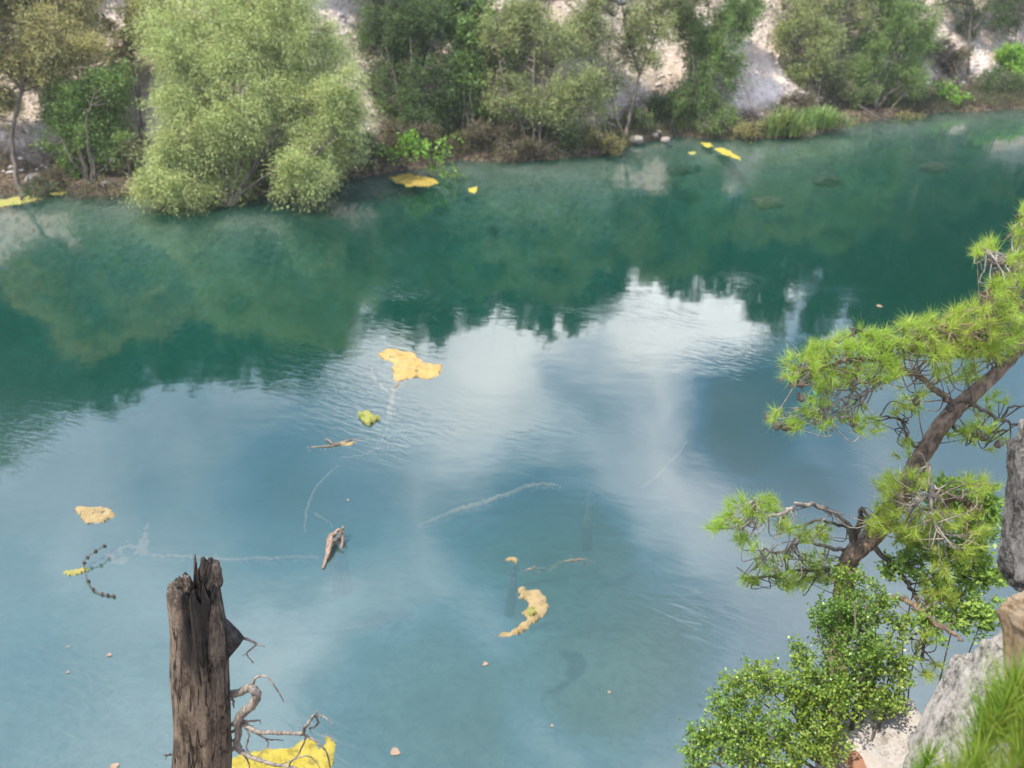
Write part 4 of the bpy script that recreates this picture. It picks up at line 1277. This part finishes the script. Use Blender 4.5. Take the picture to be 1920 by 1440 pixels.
def build_pine():
    tr = np.array([[*px(x, y, t), r * t / F] for x, y, t, r in [(1562, 1420, 6.3, 30), (1568, 1300, 6.3, 28), (1574, 1200, 6.25, 26), (1580, 1120, 6.15, 25), (1592, 1050, 6.0, 25), (1640, 1000, 5.9, 26), (1690, 930, 5.75, 24),
                                                           (1720, 868, 5.7, 23), (1775, 785, 5.6, 22), (1840, 725, 5.5, 19), (1900, 668, 5.4, 15), (1960, 590, 5.3, 12), (1990, 500, 5.2, 9)]])
    base = tr[0, :3].copy(); base[2] = gz(base[0], base[1]) - 0.1
    tr = np.concatenate([[[*base, tr[0, 3] * 1.25]], tr])
    root = thing('pine_tree', 'leaning pine with bright green needle tufts hanging over the lake from the near bank', 'pine', base)
    mb = MB(); Q = smooth_path(tr, 9)
    mb.tube(Q[:, :3], Q[:, 3] * 0.68, 20, 0.10)
    bones = [Q[:, :3]]
    limbs = [
        ('grey', [(1605, 1025, 5.95, 14), (1588, 985, 5.8, 12), (1550, 955, 5.7, 9), (1500, 945, 5.6, 8), (1460, 965, 5.5, 7), (1425, 965, 5.45, 6), (1413, 938, 5.4, 3)]),
        ('grey', [(1582, 1032, 6.0, 8), (1540, 1022, 5.9, 7), (1505, 1015, 5.8, 6), (1460, 1036, 5.75, 5), (1432, 1030, 5.7, 4), (1428, 1052, 5.7, 2.5)]),
        ('dark', [(1600, 1010, 5.9, 12), (1612, 985, 5.8, 10), (1613, 955, 5.75, 8), (1640, 972, 5.7, 4), (1662, 965, 5.7, 3)]),
        ('brown', [(1790, 762, 5.58, 14), (1752, 727, 5.5, 12), (1705, 697, 5.4, 10), (1660, 678, 5.3, 7), (1600, 672, 5.2, 5), (1540, 690, 5.1, 4), (1500, 690, 5.0, 3)]),
        ('grey', [(1700, 697, 5.4, 7), (1650, 720, 5.3, 6), (1610, 742, 5.25, 5), (1575, 748, 5.2, 5), (1550, 770, 5.15, 4), (1522, 765, 5.1, 3)]),
        ('grey', [(1580, 748, 5.2, 4), (1595, 765, 5.2, 4), (1600, 780, 5.2, 3), (1560, 780, 5.15, 2)]),
        ('grey', [(1610, 740, 5.25, 4), (1585, 700, 5.2, 4), (1620, 690, 5.2, 3)]),
        ('dark', [(1812, 752, 5.52, 9), (1845, 770, 5.5, 7), (1885, 790, 5.45, 6), (1930, 800, 5.4, 4)]),
        ('dark', [(1880, 790, 5.45, 5), (1893, 765, 5.4, 4), (1930, 760, 5.4, 4)]),
        ('dark', [(1770, 790, 5.6, 8), (1800, 810, 5.6, 6), (1830, 800, 5.6, 5), (1865, 812, 5.5, 4), (1900, 800, 5.5, 3)]),
        ('grey', [(1700, 910, 5.7, 8), (1728, 884, 5.55, 7), (1742, 872, 5.5, 6), (1740, 905, 5.45, 7), (1745, 945, 5.4, 7), (1752, 980, 5.4, 5), (1770, 1010, 5.35, 3)]),
        ('grey', [(1738, 925, 5.45, 4), (1725, 940, 5.4, 3), (1705, 948, 5.4, 2)]),
        ('grey', [(1745, 905, 5.45, 4), (1758, 920, 5.4, 4), (1752, 940, 5.4, 3)]),
        ('dark', [(1628, 1014, 5.9, 12), (1680, 1068, 5.9, 9), (1712, 1110, 5.85, 8), (1735, 1180, 5.85, 6), (1725, 1240, 5.9, 5)]),
        ('brown', [(1670, 1120, 5.9, 9), (1700, 1125, 5.8, 11), (1730, 1150, 5.7, 11), (1770, 1178, 5.6, 9), (1805, 1200, 5.5, 6)]),
        ('dark', [(1594, 1056, 6.0, 7), (1560, 1068, 6.0, 5), (1500, 1070, 6.0, 5), (1440, 1080, 6.0, 4), (1395, 1085, 6.0, 3)]),
        ('dark', [(1590, 990, 5.9, 7), (1530, 975, 5.9, 5), (1500, 1000, 5.85, 5), (1470, 1045, 5.9, 3)]),
        ('brown', [(1880, 690, 5.42, 10), (1860, 640, 5.3, 8), (1830, 610, 5.2, 6), (1780, 610, 5.1, 5), (1720, 620, 5.0, 4)]),
        ('brown', [(1940, 620, 5.33, 9), (1910, 560, 5.2, 7), (1880, 530, 5.1, 6), (1850, 545, 5.0, 4)]),
        ('grey', [(1960, 560, 5.2, 6), (1925, 470, 5.1, 5), (1890, 482, 5.05, 5), (1868, 478, 5.0, 3), (1850, 470, 5.0, 2)]),
        ('brown', [(1980, 520, 5.2, 7), (1950, 440, 5.1, 5), (1920, 410, 5.05, 3)]),
        ('dark', [(1730, 850, 5.7, 6), (1700, 815, 5.6, 5), (1690, 790, 5.55, 4), (1650, 780, 5.5, 3)]),
        ('dark', [(1720, 1180, 5.85, 5), (1700, 1200, 5.8, 4), (1680, 1195, 5.8, 3)]),
        ('brown', [(1700, 905, 5.75, 7), (1780, 930, 5.6, 6), (1830, 945, 5.6, 4)]),
        ('dark', [(1690, 640, 5.2, 4), (1640, 625, 5.1, 4), (1595, 615, 5.05, 3)]),
    ]
    mats = {'grey': BARK_DEAD, 'dark': BARK_DARK, 'brown': BARK_PINE}
    limb_mb = []
    for kind, pts in limbs:
        P = np.array([[*px(x, y, t), r * t / F * 0.5] for x, y, t, r in pts])
        S = smooth_path(P, 7)
        S[1:-1, :3] += RNG.normal(size=(len(S) - 2, 3)) * 0.006
        b = MB(); b.tube(S[:, :3], S[:, 3].clip(0.003), 8, 0.06)
        limb_mb.append((b, mats[kind]))
        bones.append(S[:, :3])
    bone = np.concatenate(bones)
    owner = np.concatenate([np.full(len(q), i - 1) for i, q in enumerate(bones)])
    # tufts: cx, cy, rx, ry, depth, count
    T = [(1510, 690, 50, 35, 5.05, 24), (1560, 660, 50, 30, 5.05, 22), (1610, 640, 40, 28, 5.05, 22), (1660, 650, 50, 35, 5.1, 28), (1720, 620, 45, 32, 5.05, 26), (1640, 700, 70, 28, 5.15, 24), (1570, 715, 50, 28, 5.1, 20),
         (1770, 640, 55, 40, 5.1, 32), (1820, 600, 45, 35, 5.1, 26), (1880, 590, 45, 40, 5.15, 28), (1840, 650, 50, 28, 5.2, 26), (1890, 640, 45, 30, 5.2, 24), (1915, 530, 35, 40, 5.1, 18), (1860, 540, 35, 22, 5.05, 12), (1910, 480, 30, 30, 5.05, 14),
         (1830, 470, 18, 14, 5.0, 5), (1860, 462, 20, 14, 5.0, 6), (1915, 440, 20, 25, 5.05, 9), (1920, 400, 18, 18, 5.05, 6), (1740, 660, 60, 22, 5.2, 22), (1530, 755, 45, 28, 5.15, 14), (1600, 775, 30, 25, 5.25, 8), (1455, 785, 18, 14, 5.1, 4), (1490, 795, 25, 14, 5.1, 5), (1540, 790, 25, 16, 5.15, 5), (1620, 800, 35, 22, 5.3, 7),
         (1700, 760, 50, 40, 5.5, 11), (1790, 700, 50, 25, 5.45, 16), (1850, 760, 40, 25, 5.5, 8), (1810, 810, 50, 28, 5.6, 12), (1860, 820, 30, 28, 5.55, 7), (1690, 840, 25, 22, 5.6, 5),
         (1350, 985, 24, 18, 5.45, 8), (1395, 960, 42, 28, 5.45, 18), (1440, 945, 30, 18, 5.5, 8), (1400, 1010, 30, 26, 5.6, 8), (1480, 985, 28, 18, 5.65, 7), (1530, 1000, 40, 25, 5.8, 10), (1450, 1060, 45, 25, 5.9, 12), (1520, 1060, 50, 35, 6.0, 16), (1480, 1095, 55, 16, 6.0, 12), (1560, 1085, 40, 22, 6.0, 10), (1410, 1088, 25, 10, 6.0, 5),
         (1670, 910, 32, 26, 5.6, 14), (1720, 905, 28, 24, 5.55, 10), (1655, 960, 32, 22, 5.7, 12), (1700, 985, 60, 35, 5.65, 24), (1780, 960, 50, 40, 5.6, 22), (1830, 1000, 30, 45, 5.6, 16), (1790, 1050, 50, 35, 5.7, 16), (1640, 985, 25, 18, 5.8, 8), (1810, 900, 45, 22, 5.6, 8), (1740, 1200, 25, 40, 5.8, 6), (1745, 1260, 30, 18, 5.8, 5), (1850, 920, 25, 30, 5.6, 8), (1760, 1105, 40, 40, 5.7, 12)]
    nb = MB()
    for (x, y, rx, ry, t, n) in T:
        n = int(n * (1.3 if y < 850 else 1.6))
        for k in range(n):
            a, q = RNG.uniform(0, 6.28), RNG.uniform(0, 1) ** 0.6
            c = px(x + math.cos(a) * rx * q * 0.9, y + math.sin(a) * ry * q * 0.9, t + RNG.normal() * 0.18)
            dist = np.linalg.norm(bone - c, axis=1)
            j = RNG.choice(np.nonzero(dist < dist.min() + 0.13)[0])
            d = c - bone[j]; d[2] += 0.12; d = d + RNG.normal(size=3) * 0.14
            d /= np.linalg.norm(d)
            m = int(RNG.uniform(36, 80))
            ls = RNG.uniform(0.75, 1.2)
            s = RNG.uniform(-0.05, 0.015, (m, 1))
            dirs = d + RNG.normal(size=(m, 3)) * 0.62
            dirs[:, 2] += 0.15
            nb.needles(c + d * s, dirs, RNG.uniform(0.065, 0.12, m) * ls, 0.0028)
            e = c + d * 0.01
            mid = (bone[j] + c) / 2 + RNG.normal(size=3) * 0.05 + np.array([0, 0, -0.05])
            if np.linalg.norm(c - bone[j]) < 0.42 and RNG.random() < 0.8:
                (limb_mb[owner[j]][0] if owner[j] >= 0 else mb).tube(smooth_path([bone[j], mid, e], 4), np.linspace(0.0055, 0.0022, 9), 5, 0, False)
    nb.build('needles', NEEDLE, root, False)
    mb.build('trunk', BARK_PINE, root)
    for b, m_ in limb_mb:
        b.build('limb', m_, root)
    # cones
    cb = MB()
    cb.tube([(0, 0, -0.032), (0, 0, -0.02), (0, 0, 0.0), (0, 0, 0.018), (0, 0, 0.034)], [0.007, 0.021, 0.024, 0.016, 0.004], 11, 0.28)
    co = None
    for (x, y, t) in [(1441, 783, 5.05), (1458, 798, 5.05), (1472, 802, 5.05), (1485, 800, 5.05), (1498, 798, 5.05), (1502, 719, 5.0), (1600, 792, 5.2), (1860, 492, 4.98), (1876, 490, 4.98), (1868, 512, 5.0), (1718, 752, 5.4), (1845, 820, 5.45), (1838, 815, 5.45), (1872, 832, 5.45), (1605, 702, 5.1), (1500, 745, 5.05), (1912, 406, 5.0), (1632, 642, 5.0), (1780, 765, 5.5)]:
        p = px(x, y, t)
        if co is None:
            co = cb.build('cone', BARK_DARK); c = co
        else:
            c = co.copy(); sc.collection.objects.link(c)
        c.parent = root
        c.location = p - base
        c.rotation_euler = (RNG.uniform(-1, 1), RNG.uniform(-1, 1), 0)
        c.scale = (1.1, 1.1, 1.1)


build_pine()


# ------------------------------------------------------------------ foreground bushes
def near_bush(name, label, base_px, lobes, mat, dens, L, W, nl, tw, stems_n=7, trunk_r=0.018, bark=BARK_GREY):
    x, y, t = base_px
    b = px(x, y, t); b[2] = min(b[2], gz(b[0], b[1]) + 0.02)
    root = thing(name, label, 'bush', b)
    LB = []
    for (x, y, rx, ry, t) in lobes:
        a, c = rx * t / F, ry * t / F
        LB.append((px(x, y, t), (a, 0.8 * (a + c) / 2, c)))
    tm, cm = MB(), MB()
    bone = []
    for li, (c, rr) in enumerate(LB):
        for k in range(2 if stems_n > 1 else int(li % 3 == 0)):
            p0 = b + np.array([RNG.normal() * 0.06, RNG.normal() * 0.06, -0.05])
            e = c + RNG.normal(size=3) * np.array(rr) * 0.35
            m = (p0 + e) / 2 + RNG.normal(size=3) * 0.09 + np.array([0, 0, 0.05])
            p = smooth_path([p0, p0 * 0.7 + m * 0.3 + RNG.normal(size=3) * 0.05, m, e], 6)
            tm.tube(p, np.linspace(trunk_r, 0.004, len(p)), 6, 0.05)
            bone.append(p)
    bone = np.concatenate(bone)
    C, A, I = sample_lobes(LB, dens, 2.4)
    A = A * 0.5 + RNG.normal(size=A.shape) * 0.4 + np.array([0, 0, 0.5]); A /= np.linalg.norm(A, axis=1, keepdims=True)
    crown_spray(cm, C, A, tw, nl, 0.018, L, W, 0.05, 0.8, 0.8)
    for k in range(0, len(C), 7):
        j = np.argmin(np.linalg.norm(bone - C[k], axis=1) + 0.7 * np.clip(bone[:, 2] - C[k][2], 0, 9))
        tm.tube(smooth_path([bone[j], (bone[j] + C[k]) / 2 + RNG.normal(size=3) * 0.02, C[k] + A[k] * tw * 0.4], 3), np.linspace(0.004, 0.0018, 7), 4, 0, False)
    tm.build('stems', bark, root)
    cm.build('foliage', mat, root, False)


B1 = mat_leaf('glossy_small_leaves', (0.105, 0.195, 0.032), 0.5, (0.25, 0.32, 0.05), 0.32, 0.38, 0.45)
B2 = mat_leaf('soft_oval_leaves', (0.17, 0.29, 0.06), 0.35, (0.30, 0.42, 0.09), 0.38, 0.42, 0.4)
near_bush('round_leaf_bush', 'dense small-leaved green bush growing on the white ledge', (1590, 1445, 5.6),
          [(1380, 1310, 52, 70, 5.3), (1360, 1390, 72, 55, 5.2), (1425, 1270, 40, 45, 5.35), (1440, 1390, 80, 70, 5.2), (1500, 1290, 62, 75, 5.35), (1530, 1380, 80, 70, 5.3), (1610, 1230, 82, 75, 5.4), (1600, 1150, 62, 60, 5.5), (1600, 1085, 32, 34, 5.6), (1545, 1160, 30, 55, 5.45), (1640, 1300, 72, 62, 5.4), (1650, 1130, 40, 40, 5.5),
           (1305, 1385, 28, 34, 5.2), (1310, 1420, 36, 36, 5.1), (1505, 1225, 26, 32, 5.4), (1680, 1240, 36, 40, 5.45), (1560, 1300, 60, 60, 5.3), (1690, 1170, 30, 26, 5.5)],
          B1, 1700, 0.026, 0.016, 25, 0.10)
near_bush('oval_leaf_bush', 'light green oval-leaved bush squeezed between the pine and the dark standing rock', (1800, 1270, 5.9),
          [(1790, 930, 60, 36, 5.75), (1850, 940, 30, 30, 5.7), (1690, 1060, 40, 34, 5.9), (1770, 1100, 40, 40, 5.85), (1830, 990, 42, 60, 5.75), (1840, 1090, 40, 65, 5.8), (1800, 1040, 50, 50, 5.85), (1800, 1150, 55, 40, 5.8), (1750, 1170, 40, 22, 5.7), (1860, 1170, 26, 30, 5.8), (1720, 1020, 50, 40, 5.9)],
          B2, 1300, 0.042, 0.024, 20, 0.13, 1, 0.009)


def long_needle_plant(name, label, spots, n, L, mat, group=None):
    b = px(*spots[0]); b[2] -= 0.5
    root = thing(name, label, 'pine sapling', b, group)
    nb, tb = MB(), MB()
    for (x, y, t) in spots:
        c = px(x, y, t)
        p0 = c + np.array([RNG.normal() * 0.03, -0.05, -0.32])
        tb.tube(smooth_path([p0, (p0 + c) / 2 + RNG.normal(size=3) * 0.01, c], 4), np.linspace(0.010, 0.005, 9), 7, 0.05)
        s = RNG.uniform(0, 1, (n, 1))
        P = p0 + (c - p0) * s
        D = (c - p0) / np.linalg.norm(c - p0) * 0.9 + RNG.normal(size=(n, 3)) * 0.36 + np.array([-0.08, 0, 0.1])
        nb.needles(P, D, RNG.uniform(0.6, 1.1, n) * L, 0.0078)
    tb.build('stem', BARK_PINE, root)
    nb.build('needles', mat, root, False)


LN = mat_leaf('long_green_needles', (0.13, 0.26, 0.03), 0.6, (0.32, 0.38, 0.07), 0.4, 0.4, 0.4)
long_needle_plant('pine_sapling', 'long-needled bright green pine sapling in front of the grey boulder', [(1850, 1385, 3.6), (1890, 1320, 3.5), (1915, 1420, 3.4), (1870, 1470, 3.4), (1930, 1350, 3.4), (1905, 1285, 3.5), (1830, 1440, 3.5), (1800, 1460, 3.5), (1860, 1330, 3.6), (1940, 1290, 3.5)], 210, 0.30, LN)
long_needle_plant('pine_sapling', 'smaller long-needled sapling tip left of the grey boulder', [(1745, 1420, 3.8), (1768, 1460, 3.7), (1722, 1470, 3.8)], 200, 0.19, LN)
long_needle_plant('pine_sapling', 'tiny yellow-green needle tip poking in at the lower edge beside the bush', [(1283, 1450, 4.6)], 120, 0.10, LN)


# ------------------------------------------------------------------ air
def build_haze():
    m, T = new_mat('thin_haze')
    o = T.n('ShaderNodeOutputMaterial')
    v = T.n('ShaderNodeVolumePrincipled')
    v.inputs['Color'].default_value = (0.93, 0.96, 0.90, 1)
    v.inputs['Density'].default_value = 0.0006
    v.inputs['Anisotropy'].default_value = 0.2
    T.l(v.outputs[0], o.inputs['Volume'])
    bm = bmesh.new()
    bmesh.ops.create_cube(bm, size=1.0)
    for q in bm.verts:
        q.co = Vector((q.co.x * 1900, 300 + q.co.y * 1900, 22 + q.co.z * 90))
    me = bpy.data.meshes.new('haze'); bm.to_mesh(me); bm.free()
    me.materials.append(m)
    h = bpy.data.objects.new('haze', me); sc.collection.objects.link(h)
    setp(h, kind='stuff')


build_haze()
